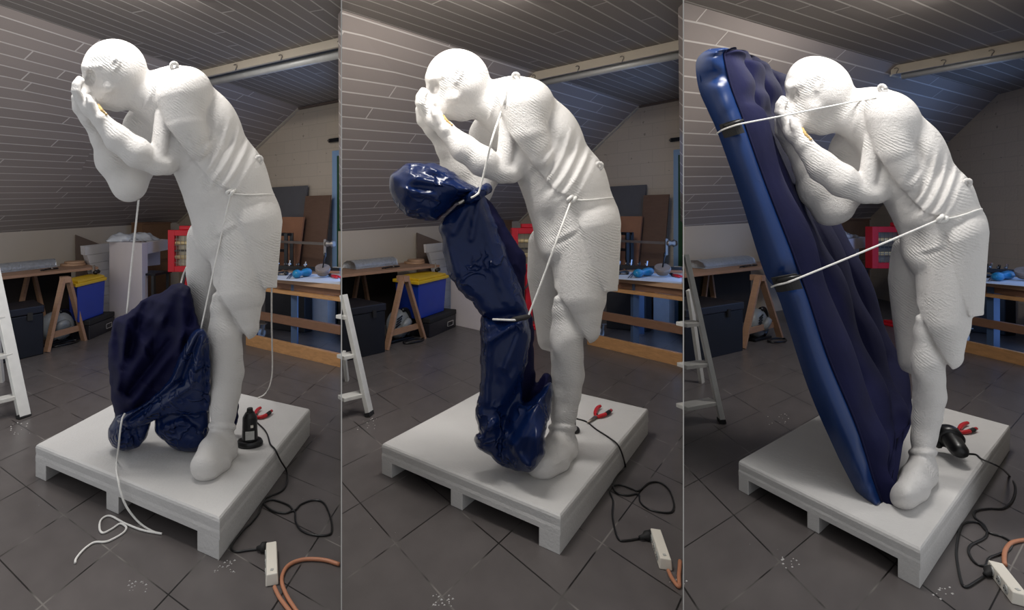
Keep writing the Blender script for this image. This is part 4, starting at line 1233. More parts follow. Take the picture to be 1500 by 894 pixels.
    root = thing('circular_saw', (cpt.x, cpt.y, 0), 'grey circular saw standing between the trestle legs, ' + W, 'saw', 'grey circular saws')
    u3 = b.tdir; 
    MB().rev(tuple(c + fw * -.05), tuple(c + fw * .09), [(0, .16), (.2, .19), (.7, .18), (.92, .14), (1, .1)], 30).mk('blade_guard', M['saw'], root, smooth=True)
    mb = MB()
    for k in range(4):
        q0 = c + fw * .093 + u3 * (-.13 + .01 * k) + Vector((0, 0, -.01 + .032 * k)); mb.bar(tuple(q0), tuple(q0 + u3 * .085 + Vector((0, 0, .035))), .012, .012)
    mb.mk('vent_slots', M['black'], root)
    MB().rev(tuple(c + fw * .07 + u3 * .05), tuple(c + fw * .13 + u3 * .07 + Vector((0, 0, -.03))), [(0, .1), (.4, .1), (.85, .085), (1, .05)], 22).mk('motor', M['saw'], root, smooth=True)
    hd = [tuple(c + u3 * a_ + Vector((0, 0, z_)) + fw * .05) for a_, z_ in ((.02, .18), (.1, .18), (.15, .11), (.165, 0), (.15, -.11), (.1, -.15))]
    MB().tube(spline(hd, 6), [.028] * 31, 10).mk('handle', M['black'], root, smooth=True)
    mb = MB(); boxon(mb, xy(c) - u3 * .22 - b.tn * .1, xy(c) + u3 * .2 - b.tn * .1, .26, 0.0, 0.035, b.tn); mb.mk('base', M['black'], root, bevel=0.006)
    mb = MB(); mb.bar((c.x, c.y, .03), (c.x, c.y, cz - .05), .12, .1); mb.mk('stand', M['black'], root)
    cb = []
    for k in range(40):
        a_ = k / 39 * 4 * math.pi; q = xy(c) - b.tn * .22 + u3 * (.06 + .17 * math.cos(a_)) + b.tn * (.07 * math.sin(a_))
        cb.append((q.x, q.y, .014 + .008 * (k % 5) / 5))
    MB().tube(cb, .011, 6).mk('power_cable', M['black'], root, smooth=True)
    # ---- black tool case with the blue bin on it
    q0, q1 = xy(BG(b, 124, 500)), xy(BG(b, 168, 482))
    if i != 2:
        q0 = q0 + b.tn * 0.0 + b.tdir * 0.07
        ch = zpx(bp(b, 0, 456)[1], q1.y)
        root = thing('tool_case', (q0 + q1) / 2, 'low black tool case with silver latch beneath the blue bin, ' + W, 'case', 'black tool cases')
        cd = max(.2, min(.5, room(q0) - .26, room(q1) - .26))
        mb = MB(); boxon(mb, q0, q1, cd, 0.0, ch - .07); mb.mk('body', M['case'], root, bevel=0.01)
        mb = MB(); boxon(mb, q0 - b.tn * .01, q1 - b.tn * .01, cd + .015, ch - .066, ch); mb.mk('lid', M['blackmat'], root, bevel=0.01)
        lc = q0 + (q1 - q0) * .62 - b.tn * .02; l2 = q0 + (q1 - q0) * .84 - b.tn * .02
        mb = MB(); zz = ch - .13
        for (s0, s1, z0_, z1_) in ((lc, l2, zz, zz), (lc, l2, zz - .06, zz - .06), (lc, lc, zz, zz - .06), (l2, l2, zz, zz - .06)):
            mb.bar((s0.x, s0.y, z0_), (s1.x, s1.y, z1_), .009, .009)
        mb.mk('latch', M['chrome'], root)
        # bin
        s0, s1 = clip(q0 + b.tn * .06, q1 + b.tn * .06, bp(b, 113, 0)[0]), clip(q0 + b.tn * .06, q1 + b.tn * .06, bp(b, 154, 0)[0])
        bz = zpx(bp(b, 0, 403)[1], s1.y)
        root = thing('storage_bin', tuple((s0 + s1) / 2) [:2] + (ch,), 'blue plastic bin with yellow lid on the black tool case, ' + W, 'bin', 'blue storage bins')
        dd = (s1 - s0)
        base = [s0 + dd * .05 + b.tn * .02, s1 - dd * .05 + b.tn * .02, s1 - dd * .05 + b.tn * (cd - .1), s0 + dd * .05 + b.tn * (cd - .1)]
        top = [s0, s1, s1 + b.tn * (cd - .07), s0 + b.tn * (cd - .07)]
        MB().prism([(p.x, p.y) for p in base], ch + .002, bz - .07, [(p.x, p.y) for p in top]).mk('body', M['bin'], root, bevel=.012)
        top = [s0 - dd * .05 - b.tn * .025, s1 + dd * .05 - b.tn * .025, s1 + dd * .05 + b.tn * (cd - .05), s0 - dd * .05 + b.tn * (cd - .05)]
        t2 = [s0 + dd * .02, s1 - dd * .02, s1 - dd * .02 + b.tn * (cd - .08), s0 + dd * .02 + b.tn * (cd - .08)]
        MB().prism([(p.x, p.y) for p in top], bz - .072, bz - .03).prism([(p.x, p.y) for p in t2], bz - .03, bz).mk('lid', M['lid'], root, bevel=.008)
        # ---- stepped polystyrene block behind the bin
        g0, g1 = q0 + b.tn * (cd + (.14, .05, .05)[i]), q1 + b.tn * (cd + (.14, .05, .05)[i])
        e0 = clip(g0, g1, bp(b, 124, 0)[0]); e1 = clip(g0, g1, bp(b, 172, 0)[0])
        ht = zpx(bp(b, 0, 361)[1], e0.y)
        dd = (e1 - e0); n_st = 9
        root = thing('polystyrene_block', (e0 + e1) / 2 + b.tn * .1, 'white polystyrene block with stepped edge behind the blue bin, ' + W, 'block', 'stepped polystyrene blocks')
        pd = max(.05, min(.22, room(e0) - .2, room(e1) - .2))
        vs = []; mb = MB()
        for k in range(n_st):
            z0_, z1_ = ht * k / n_st, ht * (k + 1) / n_st
            # each course leans outwards towards its top, like a wedge
            sft = [.5, .47, .42, .34, .27, .2, .14, .07, 0][k]
            a0 = e0 + dd * (sft + .07 if k < 8 else sft + .02); a1 = e0 + dd * sft
            mb.add([(p.x, p.y, z) for p, z in ((a0, z0_), (e1, z0_), (e1 + b.tn * pd, z0_), (a0 + b.tn * pd, z0_), (a1, z1_ - .004), (e1, z1_ - .004), (e1 + b.tn * pd, z1_ - .004), (a1 + b.tn * pd, z1_ - .004))],
                   [(3, 2, 1, 0), (4, 5, 6, 7), (0, 1, 5, 4), (1, 2, 6, 5), (2, 3, 7, 6), (3, 0, 4, 7)])
        mb.mk('stepped_courses', M['poly'], root)
        # ---- brown board leaning on the knee wall
        Zw = e0.y + .1
        w0 = clip(xy(b.k0) - b.n * .05, xy(b.k1) - b.n * .05, bp(b, 104, 0)[0]); w1 = clip(xy(b.k0) - b.n * .05, xy(b.k1) - b.n * .05, bp(b, 151, 0)[0])
        wt = clip(xy(b.k0) - b.n * .05, xy(b.k1) - b.n * .05, bp(b, 110, 0)[0])
        zt = zpx(bp(b, 0, 344)[1], wt.y); z1_ = zpx(bp(b, 0, 360)[1], w1.y)
        q = -b.n * .018
        ft = [(w0 - b.n * .12, 0), (w1 - b.n * .12, 0), (w1, z1_), (wt, zt)]
        vs = [(p.x, p.y, z) for p, z in ft] + [(p.x + q.x, p.y + q.y, z) for p, z in ft]
        o = mk('leaning_board', vs, [(0, 1, 2, 3), (7, 6, 5, 4), (0, 4, 5, 1), (1, 5, 6, 2), (2, 6, 7, 3), (3, 7, 4, 0)], M['bbrown'])
        tag(o, 'slant-topped brown board leaning behind the polystyrene block, ' + W, 'board', 'brown boards')
    # ---- tall pale foam block with a cut-out, plastic sheet on top
    h0, h1 = xy(BG(b, 168, 480)), xy(BG(b, 208, 489))
    ht = zpx(bp(b, 0, 356.5)[1], h1.y)
    h2 = xy(BD(b, 247, 351, 1)); t = (bp(b, 247, 0)[0] - CX) / F
    Z2 = (H - ht) * F / (bp(b, 0, 350.5)[1] - CY); h0 = clip(h0, h1, bp(b, 160, 0)[0])
    bk = (h0 - h1) * 0.9
    Z2 = min(Z2, h1.y + 1.1)
    while Z2 > h1.y + .1 and room(ray2(bp(b, 247, 0)[0], Z2) + bk) < .5: Z2 -= .03
    h2 = ray2(bp(b, 247, 0)[0], Z2)
    leg_t = clip(h1, h2, bp(b, 216.5, 0)[0])
    root = thing('foam_pedestal', (h0 + h1) / 2, ('tall pale foam block with a rectangular notch standing behind the collapsed mattress', 'tall pale foam block half hidden behind the navy mattress and tool case', 'pale foam block seen between the leaning mattress and the red heater')[i], 'block', 'pale foam blocks')
    MB().prism([(p.x, p.y) for p in (h0, h1, leg_t, leg_t + bk)], 0, ht).mk('upright', M['foam'], root, bevel=.006)
    zl = zpx(bp(b, 0, 372)[1], leg_t.y)
    MB().prism([(p.x, p.y) for p in (leg_t + bk * 0.002, leg_t, h2, h2 + bk)], zl, ht).mk('top_arm', M['foam'], root, bevel=.006)
    mid = leg_t + (h2 - leg_t) * .55
    zl2 = zpx(bp(b, 0, 389)[1], h2.y)
    MB().prism([(p.x, p.y) for p in (mid + bk * .55, h2 + bk * .3, h2 + bk, mid + bk)], zl2, zl).mk('back_web', M['foam'], root)
    cc = (h0 * .42 + h1 * .28 + h2 * .3) + bk * .12
    o = crumple('plastic_sheet', cc, ht + .003, ((h2 - h0).x * .85, bk.normalized().x, (h2 - h0).y * .85, bk.normalized().y), .17, 0, .15, M['bag'], None, 3 + i)
    tag(o, 'crumpled clear plastic sheet lying on the pale foam block, ' + W, 'plastic sheet', 'crumpled plastic sheets')
    # ---- cardboard boxes stacked in the corner
    kx = xy(b.k1) - b.e * .35 - b.n * .12; 
    c0 = clip(xy(b.k1) - b.e * 2 - b.n * .5, xy(b.k1) - b.n * .36, bp(b, 208, 0)[0]); c1 = clip(xy(b.k1) - b.e * 2 - b.n * .36, xy(b.k1) - b.n * .36, bp(b, 250, 0)[0])
    zt = zpx(bp(b, 0, 325)[1], c1.y)
    for k, (z0_, z1_) in enumerate(((0, zt * .52), (zt * .52, zt))):
        root = thing('cardboard_box', tuple((c0 + c1) / 2)[:2] + (z0_,), ('lower brown cardboard box standing in the corner behind the foam block, ', 'upper brown cardboard box stacked in the corner under the sloping boards, ')[k] + W, 'box', 'cardboard boxes')
        mb = MB(); boxon(mb, c0, c1, .26, z0_ + .001, z1_ - .03, b.n); mb.mk('body', M['card'], root, bevel=.004)
        mb = MB(); boxon(mb, c0 - b.n * .015, c1 - b.n * .015 + b.e * .01, .28, z1_ - .03, z1_ - .002, b.n); mb.mk('flap', M['brown'], root)
    # ---- black shelf trolley beside the heater
    s0, s1 = BG(b, 227, 486.5), BG(b, 252, 478)
    s0 = xy(s0); s1 = xy(s1)
    zs = zpx(bp(b, 0, 401)[1], s0.y)
    root = thing('shelf_stand', (s0 + s1) / 2, 'low black shelf stand between the foam block and the red heater, ' + W, 'stand', 'black shelf stands')
    mb = MB(); boxon(mb, s0, s1, .34, zs - .03, zs); mb.mk('shelf_board', M['black'], root, bevel=.004)
    for k, f in enumerate((.04, .9)):
        for g in (.04, .26):
            p = s0 + (s1 - s0) * f; d = Vector((-(s1 - s0).y, (s1 - s0).x, 0)).normalized()
            if d.y < 0: d = -d
            p = p + d * g
            MB().bar((p.x, p.y, 0), (p.x, p.y, zs - .03), .035, .035).mk('post', M['black'], root)
    # ---- red quartz heater on its stand
    hp = ray2(bp(b, 281, 0)[0], (7.35, 7.35, 7.45)[i])
    def hx(x, y): return D(bp(b, x, 0)[0], bp(b, 0, y)[1], hp.y)
    a_, c_ = hx(248.5, 337), hx(303, 398)
    root = thing('quartz_heater', (hp.x, hp.y, 0), ('red quartz heater glowing frame half hidden behind the statue thigh, collapsed mattress panel', 'red quartz heater barely showing between the half-inflated mattress and the statue', 'red quartz heater on a red stand right of the leaning mattress')[i].replace('glowing frame ', ''), 'heater', 'red quartz heaters')
    yb = hp.y
    def hbox(mb, x0, x1, z0, z1, y0, y1): mb.prism([(x0, y0), (x1, y0), (x1, y1), (x0, y1)], z0, z1)
    X0, X1, Z1, Z0 = a_.x, c_.x, a_.z, c_.z; fr = .09
    mb = MB(); hbox(mb, X0, X0 + fr, Z0, Z1, yb - .06, yb + .06); hbox(mb, X1 - fr, X1, Z0, Z1, yb - .06, yb + .06)
    hbox(mb, X0 + fr, X1 - fr, Z1 - fr * .9, Z1, yb - .06, yb + .06); hbox(mb, X0 + fr, X1 - fr, Z0, Z0 + fr * .9, yb - .06, yb + .06)
    mb.mk('frame', M['red'], root, bevel=.006)
    mb = MB(); hbox(mb, X0 + fr * .8, X1 - fr * .8, Z0 + fr * .7, Z1 - fr * .7, yb + .03, yb + .06); mb.mk('reflector', M['reflect'], root)
    zc = (Z0 + Z1) / 2
    mb = MB(); hbox(mb, X0 + fr, X1 - fr, zc - .008, zc + .012, yb - .045, yb + .03); mb.mk('divider', M['blackmat'], root)
    for z in (zc + .11, zc - .09):
        MB().rev((X0 + fr, yb - .012, z), (X1 - fr, yb - .012, z), [(0, .026), (1, .026)], 14).mk('quartz_tube', M['quartz'], root, smooth=True)
    mb = MB()
    for k in range(6):
        x = X0 + fr + (X1 - X0 - 2 * fr) * (k + .5) / 6; mb.bar((x, yb - .05, Z0 + fr * .7), (x, yb - .05, Z1 - fr * .7), .005, .005)
    for k in range(5):
        z = Z0 + fr + (Z1 - Z0 - 2 * fr) * (k + .5) / 5; mb.bar((X0 + fr * .8, yb - .05, z), (X1 - fr * .8, yb - .05, z), .005, .005)
    mb.mk('guard_grille', M['metal'], root)
    xm = hx(296, 0).x if i == 2 else (X0 + X1) / 2
    mb = MB(); hbox(mb, xm - .055, xm + .045, .06, Z0, yb + .0, yb + .07); mb.mk('stand_post', M['red'], root, bevel=.008)
    mb = MB(); hbox(mb, xm - .18, xm + .2, 0, .035, yb - .16, yb + .2); hbox(mb, xm - .13, xm + .14, .035, .07, yb - .1, yb + .14); mb.mk('foot', M['red'], root, bevel=.01)
    MB().tube(spline([(xm - .02, yb - .02, Z0 + .01), (xm - .05, yb - .1, Z0 - .2), (xm - .16, yb - .12, Z0 - .34), (xm - .2, yb - .12, .25), (xm - .14, yb - .16, .1)], 6), .012, 7).mk('power_cable', M['black'], root, smooth=True)
    mb = MB(); hbox(mb, xm - .12, xm + .14, Z1, Z1 + .06, yb - .03, yb + .05); mb.mk('carry_handle', M['red'], root, bevel=.012)

    # ---- low workbench on the right, under the gable
    f0, f1 = xy(G(*bq(b, 382.5, 511))), xy(G(*bq(b, 500, 539)))
    s = clip(f0, f1, bq(b, 360, 0)[0]); e = clip(f0, f1, min(b.xe, 1512) - (0.6 if i < 2 else 0))
    u = (e - s).normalized(); v = Vector((-u.y, u.x, 0)); v = v if v.y > 0 else -v
    Zr = clip(f0, f1, bq(b, 499, 0)[0]).y
    zz = lambda y: zpx(bq(b, 0, y)[1], Zr)
    bd = 1.2
    # the bench's far right end follows the partition
    eb = e + v * bd
    xe = clip(s + v * bd, e + v * bd, b.xe - (0.8 if i < 2 else 0))
    root = thing('workbench', (s + e) / 2 + v * .4, 'long low wooden workbench strewn with tools behind the statue, ' + W, 'workbench', 'low workbenches')
    def plank(y0, y1, d0, d1, name, m):
        z1_, z0_ = zz(y0), zz(y1)
        r = (e + (xe - e) * (d1 / bd)); r0 = (e + (xe - e) * (d0 / bd))
        MB().prism([(p.x, p.y) for p in (s + v * d0, r0, r, s + v * d1)], z0_, z1_).mk(name, m, root, bevel=.003)
    plank(418, 425.4, 0, bd, 'table_top', M['ply'])
    plank(425.4, 436, .05, .08, 'apron', M['brown'])
    plank(436.5, 442, -.01, .06, 'front_rail', M['woodd'])
    plank(479, 492, .02, .07, 'middle_rail', M['brown'])
    plank(520, 539, 0, .05, 'floor_rail', M['woodd'])
    b.bz = zz(418); b.bs, b.be, b.bu, b.bv = s, e, u, v
    ztop = zz(425.4)
    for f in (.04, .50):
        for g in (.08, bd - .1):
            p = s + (e - s) * f + v * g
            if p.x > (b.xe - 12 - CX) / F * p.y: continue
            MB().bar((p.x, p.y, 0), (p.x, p.y, ztop), .07, .07).mk('leg', M['steelblue'], root)
    # things under the bench: a dark box added as backdrop for the shade, and a white carton
    s2 = s + v * .62; p0, p1 = xy(G(*bq(b, 388, 482))), xy(G(*bq(b, 446, 488)))
    root = thing('shade_box', (p0 + p1) / 2 + v * .2, 'added dark box serving as shade backdrop beneath the workbench, ' + W, 'shade box', 'added shade boxes')
    mb = MB(); boxon(mb, p0, p1, .15, 0.0, .62, v); mb.mk('body', M['trunk'], root, bevel=.01)
    mb = MB(); boxon(mb, p0 - v * .01, p1 - v * .01, .17, .62, .68, v); mb.mk('lid', M['case'], root, bevel=.006)
    if i < 2:
        p0, p1 = xy(G(*bq(b, 457, 484))), xy(G(*bq(b, 480, 487)))
        root = thing('carton', (p0 + p1) / 2 + v * .1, 'white carton standing on the floor behind the workbench legs, ' + W, 'carton', 'white cartons')
        mb = MB(); boxon(mb, p0, p1, .15, 0, .5, v); mb.mk('body', M['paper'], root, bevel=.004)
        mb = MB(); boxon(mb, p0 - v * .006, p1 - v * .006, .16, .5, .512, v); mb.mk('lid', M['white'], root)
    # caster of a trolley standing behind the bench end
    cpt = xy(G(*bq(b, 371, 499))) + v * .12
    root = thing('caster_wheel', (cpt.x, cpt.y, 0), 'small grey swivel caster on the floor beside the statue calf, ' + W, 'caster', 'swivel casters')
    ax = u * .018; c = Vector((cpt.x, cpt.y, .068))
    MB().rev(tuple(c - ax), tuple(c + ax), [(0, .05), (.15, .066), (.85, .066), (1, .05)], 22).mk('wheel', M['alu'], root, smooth=True)
    MB().rev(tuple(c - ax * 1.3), tuple(c + ax * 1.3), [(0, .02), (1, .02)], 12).mk('hub', M['metal'], root)
    mb = MB(); mb.bar(tuple(c - ax * 1.5), tuple(c - ax * 1.5 + Vector((0, 0, .11)) + v * .03), .03, .006, up=tuple(u)); mb.bar(tuple(c + ax * 1.5), tuple(c + ax * 1.5 + Vector((0, 0, .11)) + v * .03), .03, .006, up=tuple(u)); mb.mk('fork', M['metal'], root)
    t_ = c + Vector((0, 0, .115)) + v * .03
    MB().prism([(t_.x - .05, t_.y - .04), (t_.x + .05, t_.y - .04), (t_.x + .05, t_.y + .04), (t_.x - .05, t_.y + .04)], t_.z, t_.z + .012).mk('mounting_plate', M['metal'], root)

    # ---- on the bench
    bz = b.bz
    def ob(x, y, z=0.0): return G(*bq(b, x, y), bz + z)
    XR = min(499, b.xe - b.boff[0] - (1.0 if i < 2 else 0))
    ps = [ob(402, 410, 0), ob(min(498.4, XR), 417), ob(min(498.4, XR), 404), ob(405, 399)]
    o = mk('paper_sheet', [(p.x, p.y, bz + z) for z in (.0005, .003) for p in ps], [(3, 2, 1, 0), (4, 5, 6, 7), (0, 1, 5, 4), (1, 2, 6, 5), (2, 3, 7, 6), (3, 0, 4, 7)], M['paper'])
    tag(o, 'large stained white paper sheet covering the workbench top, ' + W, 'paper', 'paper sheets')
    zb = bz + .003
    # teal grip tool
    p0, p1 = ob(431, 409), ob(454, 405)
    root = thing('teal_hand_tool', ((p0 + p1) / 2), 'teal blue plastic dumbbell-shaped tool lying on the workbench paper, ' + W, 'tool', 'teal hand tools')
    q0, q1 = Vector((p0.x, p0.y, zb + .052)), Vector((p1.x, p1.y, zb + .052))
    MB().rev(tuple(q0), tuple(q1), [(0, .02), (.06, .045), (.2, .05), (.3, .04), (.4, .03), (.55, .034), (.62, .046), (.85, .05), (.97, .04), (1, .02)], 16).mk('grip', M['teal'], root, smooth=True)
    MB().rev(tuple(q0 + (q0 - q1) * .03), tuple(q0 + (q1 - q0) * .03), [(0, .014), (1, .018)], 12).mk('nozzle', M['teal'], root)
    # log slice with a rod
    c = ob(464.5, 408)
    root = thing('log_slice', (c.x, c.y, zb), 'round log slice with an upright dark rod on the workbench, ' + W, 'log slice', 'log slices with rods')
    c = xy(c) + v * .09
    vd_ = Vector((-c.x, -c.y, 0)).normalized()
    q0_ = Vector((c.x, c.y, zb + .045)); q1_ = q0_ + vd_ * .035 + Vector((0, 0, .075))
    MB().rev(tuple(q0_), tuple(q1_), [(0, .066), (.25, .078), (.75, .09), (1, .087)], 26).mk('wood_block', M['stone'], root)
    MB().rev(tuple(q1_ - Vector((0, 0, .01))), tuple(q1_ + Vector((.03, 0, .17))), [(0, .008), (.7, .008), (.75, .014), (1, .012)], 10).mk('rod', M['black'], root, smooth=True)
    # red pliers on the bench
    p0, p1 = ob(480, 404.5), ob(min(497, XR - 2), 409)
    root = thing('bench_pliers', (p0 + p1) / 2, 'red handled pliers lying on the workbench beside the log slice, ' + W, 'pliers', 'pliers on the workbenches')
    uu = (p1 - p0)
    for s_, m_ in ((-1, M['redgrip']), (1, M['redgrip'])):
        k = v * .022 * s_
        MB().tube(spline([tuple(p0 + uu * .35 + Vector((0, 0, .02))), tuple(p0 + uu * .55 + k + Vector((0, 0, .02))), tuple(p0 + uu * .8 + k * 1.4 + Vector((0, 0, .02))), tuple(p0 + uu * 1.0 + k * 1.1 + Vector((0, 0, .02)))], 4), .013, 8).mk('handle', m_, root, smooth=True)
    MB().tube(spline([tuple(p0 + Vector((0, 0, .02))), tuple(p0 + uu * .15 + Vector((0, 0, .022))), tuple(p0 + uu * .36 + Vector((0, 0, .02)))], 4), [.006, .008, .010, .012, .014, .016, .018, .018, .014], 8).mk('jaw', M['black'], root, smooth=True)
    # pair of screwdrivers
    for k in range(2):
        p0, p1 = ob(420 + 3.2 * k, 409.5), ob(427 + 3 * k, 402.5)
        root = thing('screwdriver', (p0 + p1) / 2, ('thin steel rod nearest the black clamp on the workbench paper, ', 'thin steel rod nearest the teal tool on the workbench paper, ')[k] + W, 'rod', 'thin steel rods')
        MB().tube([(p0.x, p0.y, zb + .008), ((p0.x * .4 + p1.x * .6), (p0.y * .4 + p1.y * .6), zb + .008)], .005, 6).mk('shaft', M['chrome'], root)
        MB().tube([((p0.x * .4 + p1.x * .6), (p0.y * .4 + p1.y * .6), zb + .009), (p1.x, p1.y, zb + .009)], .0085, 8).mk('handle', M['steelblue'], root)
    # black clamp
    p0 = ob(408, 404); p1 = ob(417, 404)
    root = thing('bench_clamp', (p0 + p1) / 2, 'black screw clamp lying on the workbench close to the statue hip, ' + W, 'clamp', 'black screw clamps')
    c = (p0 + p1) / 2; uu = (p1 - p0).normalized() * .05
    MB().tube(spline([tuple(c - uu + Vector((0, 0, .02))), tuple(c - uu * .5 + v * .06 + Vector((0, 0, .03))), tuple(c + uu * .6 + v * .05 + Vector((0, 0, .03))), tuple(c + uu * 1.1 - v * .01 + Vector((0, 0, .02)))], 5), .019, 8).mk('frame', M['black'], root, smooth=True)
    MB().tube([tuple(c - uu * 1.2 + Vector((0, 0, .018))), tuple(c + uu * 1.2 + v * .01 + Vector((0, 0, .018)))], .011, 8).mk('screw', M['metal'], root, smooth=True)
    # long black bar along the back of the bench
    k0, k1 = ob(403, 396), ob(min(499, XR), 400)
    kk0 = clip(xy(k0), xy(k1), bq(b, 403, 0)[0]); kk1 = xy(k1)
    root = thing('black_bar', (kk0 + kk1) / 2 + Vector((0, 0, bz)), 'long black bar clamp lying across the back of the workbench, ' + W, 'bar clamp', 'long black bars')
    MB().bar((kk0.x, kk0.y, bz + .04), (kk1.x, kk1.y, bz + .04), .03, .05).mk('bar', M['black'], root)
    for f in (.08, .32):
        p = kk0 + (kk1 - kk0) * f
        MB().bar((p.x, p.y, bz), (p.x, p.y, bz + .015), .04, .04).mk('support_block', M['black'], root)
    # small metal odds and ends, each its own thing
    odds = [(407, 386, 'metal_nut', 'bright bolt head standing tallest above the black bar'), (418, 388, 'metal_nut', 'dull bolt between two bright ones on the bar'), (424, 385, 'metal_nut', 'pale clamp shoe at the middle of the bar'), (436, 388, 'metal_nut', 'flat grey clip lying on the bar'), (447, 387, 'metal_nut', 'bright clamp foot nearest the log slice on the bar')]
    for k, (x, y, nm, lb) in enumerate(odds):
        Zc_ = clip(kk0, kk1, bq(b, x, 0)[0])
        zc_ = bz + .066
        root = thing('clamp_fitting', (Zc_.x, Zc_.y, zc_), lb + ', ' + W, 'fitting', 'metal fittings on the bars')
        mt = M['chrome'] if k in (0, 2, 4) else M['metal']
        MB().rev((Zc_.x - .022, Zc_.y, zc_ + .018), (Zc_.x + .02, Zc_.y + .008, zc_ + .02), [(0, .01), (.2, .015), (.5, .01), (.8, .016), (1, .012)], 6).mk('bolt', mt, root)
        MB().bar((Zc_.x, Zc_.y, zc_), (Zc_.x + .01, Zc_.y, zc_ + .05 + .012 * (k % 3)), .022, .014).mk('jaw', M['black'] if k % 2 else mt, root)
    # brown batten lying behind the pliers
    k0, k1 = ob(478, 400), ob(min(499, XR), 400.5)
    o = MB().bar((k0.x, k0.y, bz + .015), (k1.x, k1.y, bz + .015), .05, .024).mk('batten', M['opanel'])
    tag(o, 'short reddish batten lying behind the bench pliers, ' + W, 'batten', 'reddish battens')
    k0, k1 = xy(ob(487, 395)) + v * .03, xy(ob(min(498, XR - 1), 396)) + v * .03
    o = MB().bar((k0.x, k0.y, bz + .018), (k1.x, k1.y, bz + .018), .05, .034).mk('offcut', M['white'])
    tag(o, 'cream offcut lying at the workbench end, ' + W, 'offcut', 'cream offcuts')

    # ---- boards standing against the gable
    Og = xy(b.c1)
    def gx(x, off): return clip(Og - b.gb * off, Og + b.g - b.gb * off, bq(b, x, 0)[0])
    def lean(x0, x1, yt, off, m, name, lb, cat, grp, th=.02, to=.06):
        p0, p1 = gx(x0, off), gx(x1, off); t0, t1 = gx(x0, .05), gx(x1, .05)
        zt0 = zpx(bq(b, 0, yt)[1], p0.y)
        q = -b.gb * th
        ft = [(p0, 0), (p1, 0), (p1 + b.gb * (off - to), zt0), (p0 + b.gb * (off - to), zt0)]
        # keep the seen width where the board is leaning back
        o = mk(name, [(p.x, p.y, z) for p, z in ft] + [(p.x + q.x, p.y + q.y, z) for p, z in ft], [(0, 1, 2, 3), (7, 6, 5, 4), (0, 4, 5, 1), (1, 5, 6, 2), (2, 6, 7, 3), (3, 7, 4, 0)], m)
        tag(o, lb, cat, grp); return o
    lean(378, 433.5, 274, .30, M['gpanel'], 'grey_panel', 'dark grey panel leaning on the gable wall behind the statue hip, ' + W, 'panel', 'grey panels')
    lean(429, 466, 286.5, .42, M['bpanel'], 'brown_panel', 'dark brown wooden panel leaning on the gable beside the grey one, ' + W, 'panel', 'brown panels', to=.16)
    lean(396, 427, 318, .55, M['opanel'], 'rust_panel', 'rust coloured board leaning in front of the grey panel, ' + W, 'board', 'rust boards', .03, to=.3)
    # black tube stool frame
    p0, p1 = gx(399, .72), gx(419, .72); zt = zpx(bq(b, 0, 341)[1], p0.y); zm = zpx(bq(b, 0, 364)[1], p0.y)
    root = thing('tube_frame', (p0 + p1) / 2, 'black square tube frame standing behind the workbench, ' + W, 'frame', 'black tube frames')
    q = b.gb * .1
    for pt in (p0, p1, p0 + q, p1 + q):
        MB().bar((pt.x, pt.y, 0), (pt.x, pt.y, zt), .045, .045).mk('leg', M['black'], root)
    mb = MB()
    for s_, e_, z in ((p0, p1, zt), (p0 + q, p1 + q, zt), (p0, p0 + q, zt), (p1, p1 + q, zt), (p0, p1, zm)):
        mb.bar((s_.x, s_.y, z - .02), (e_.x, e_.y, z - .02), .035, .04)
    mb.bar((p0.x, p0.y, zm), tuple(p0 + Vector((0, 0, zt))), .036, .036); mb.mk('top_frame', M['black'], root)
    # bar clamp stretched in front of the boards, its feet on the tube frame
    p0, p1 = gx(403, .78), gx(476, .78); zc_ = zpx(bq(b, 0, 355.5)[1], (p0.y + p1.y) / 2)
    root = thing('sash_clamp', (p0.x, p0.y, zc_), 'long sash clamp reaching across the brown panel above the workbench, ' + W, 'clamp', 'sash clamps')
    MB().bar((p0.x, p0.y, zc_), (p1.x, p1.y, zc_), .02, .035).mk('bar', M['metal'], root)
    mb = MB(); t_ = p1 + (p1 - p0).normalized() * .02
    mb.rev((p1.x, p1.y, zc_ + .0), (t_.x + .12, t_.y, zc_), [(0, .03), (.2, .045), (.5, .03), (.7, .05), (1, .03)], 14); mb.mk('screw_head', M['metal'], root, smooth=True)
    MB().bar((p1.x, p1.y, zc_ - .16), (p1.x, p1.y, zc_ + .06), .03, .03).mk('sliding_jaw', M['metal'], root)
    MB().bar((p0.x, p0.y, zc_ - .1), (p0.x, p0.y, zc_ + .05), .03, .03).mk('fixed_jaw', M['metal'], root)
    # ---- door in the gable at the far right of the bay
    xd = 486.5
    xe_ = min(b.xe - b.boff[0], 512) - (1.2 if i < 2 else 0)
    p0, p1, p2 = gx(xd, .05), gx(493.5, .05), gx(xe_, .05)
    zt = 2.55
    mb = MB(); mb.prism([(p.x, p.y) for p in (p0, p1, p1 + b.gb * .05, p0 + b.gb * .05)], 0, zt)
    mb.prism([(p.x, p.y) for p in (p1, p2, p2 + b.gb * .05, p1 + b.gb * .05)], zt - .08, zt)
    root = thing('door_%d' % (i + 1), tuple((p0 + p2) / 2), None, None); root['kind'] = 'structure'
    mb.mk('door_frame', M['frame'], root)
    MB().prism([(p.x, p.y) for p in (p1, p2, p2 + b.gb * .03, p1 + b.gb * .03)], 0, zt - .08).mk('door_leaf', M['green'], root)
    # short black wall bracket
    p0, p1 = gx(483, .04), gx(xe_, .04); zc_ = zpx(bq(b, 0, 206.5)[1], p0.y)
    root = thing('wall_bracket', (p0.x, p0.y, zc_), 'short black bracket high on the gable wall beside the door, ' + W, 'bracket', 'wall brackets')
    MB().bar((p0.x, p0.y, zc_), (p1.x, p1.y, zc_), .05, .055).mk('arm', M['black'], root)
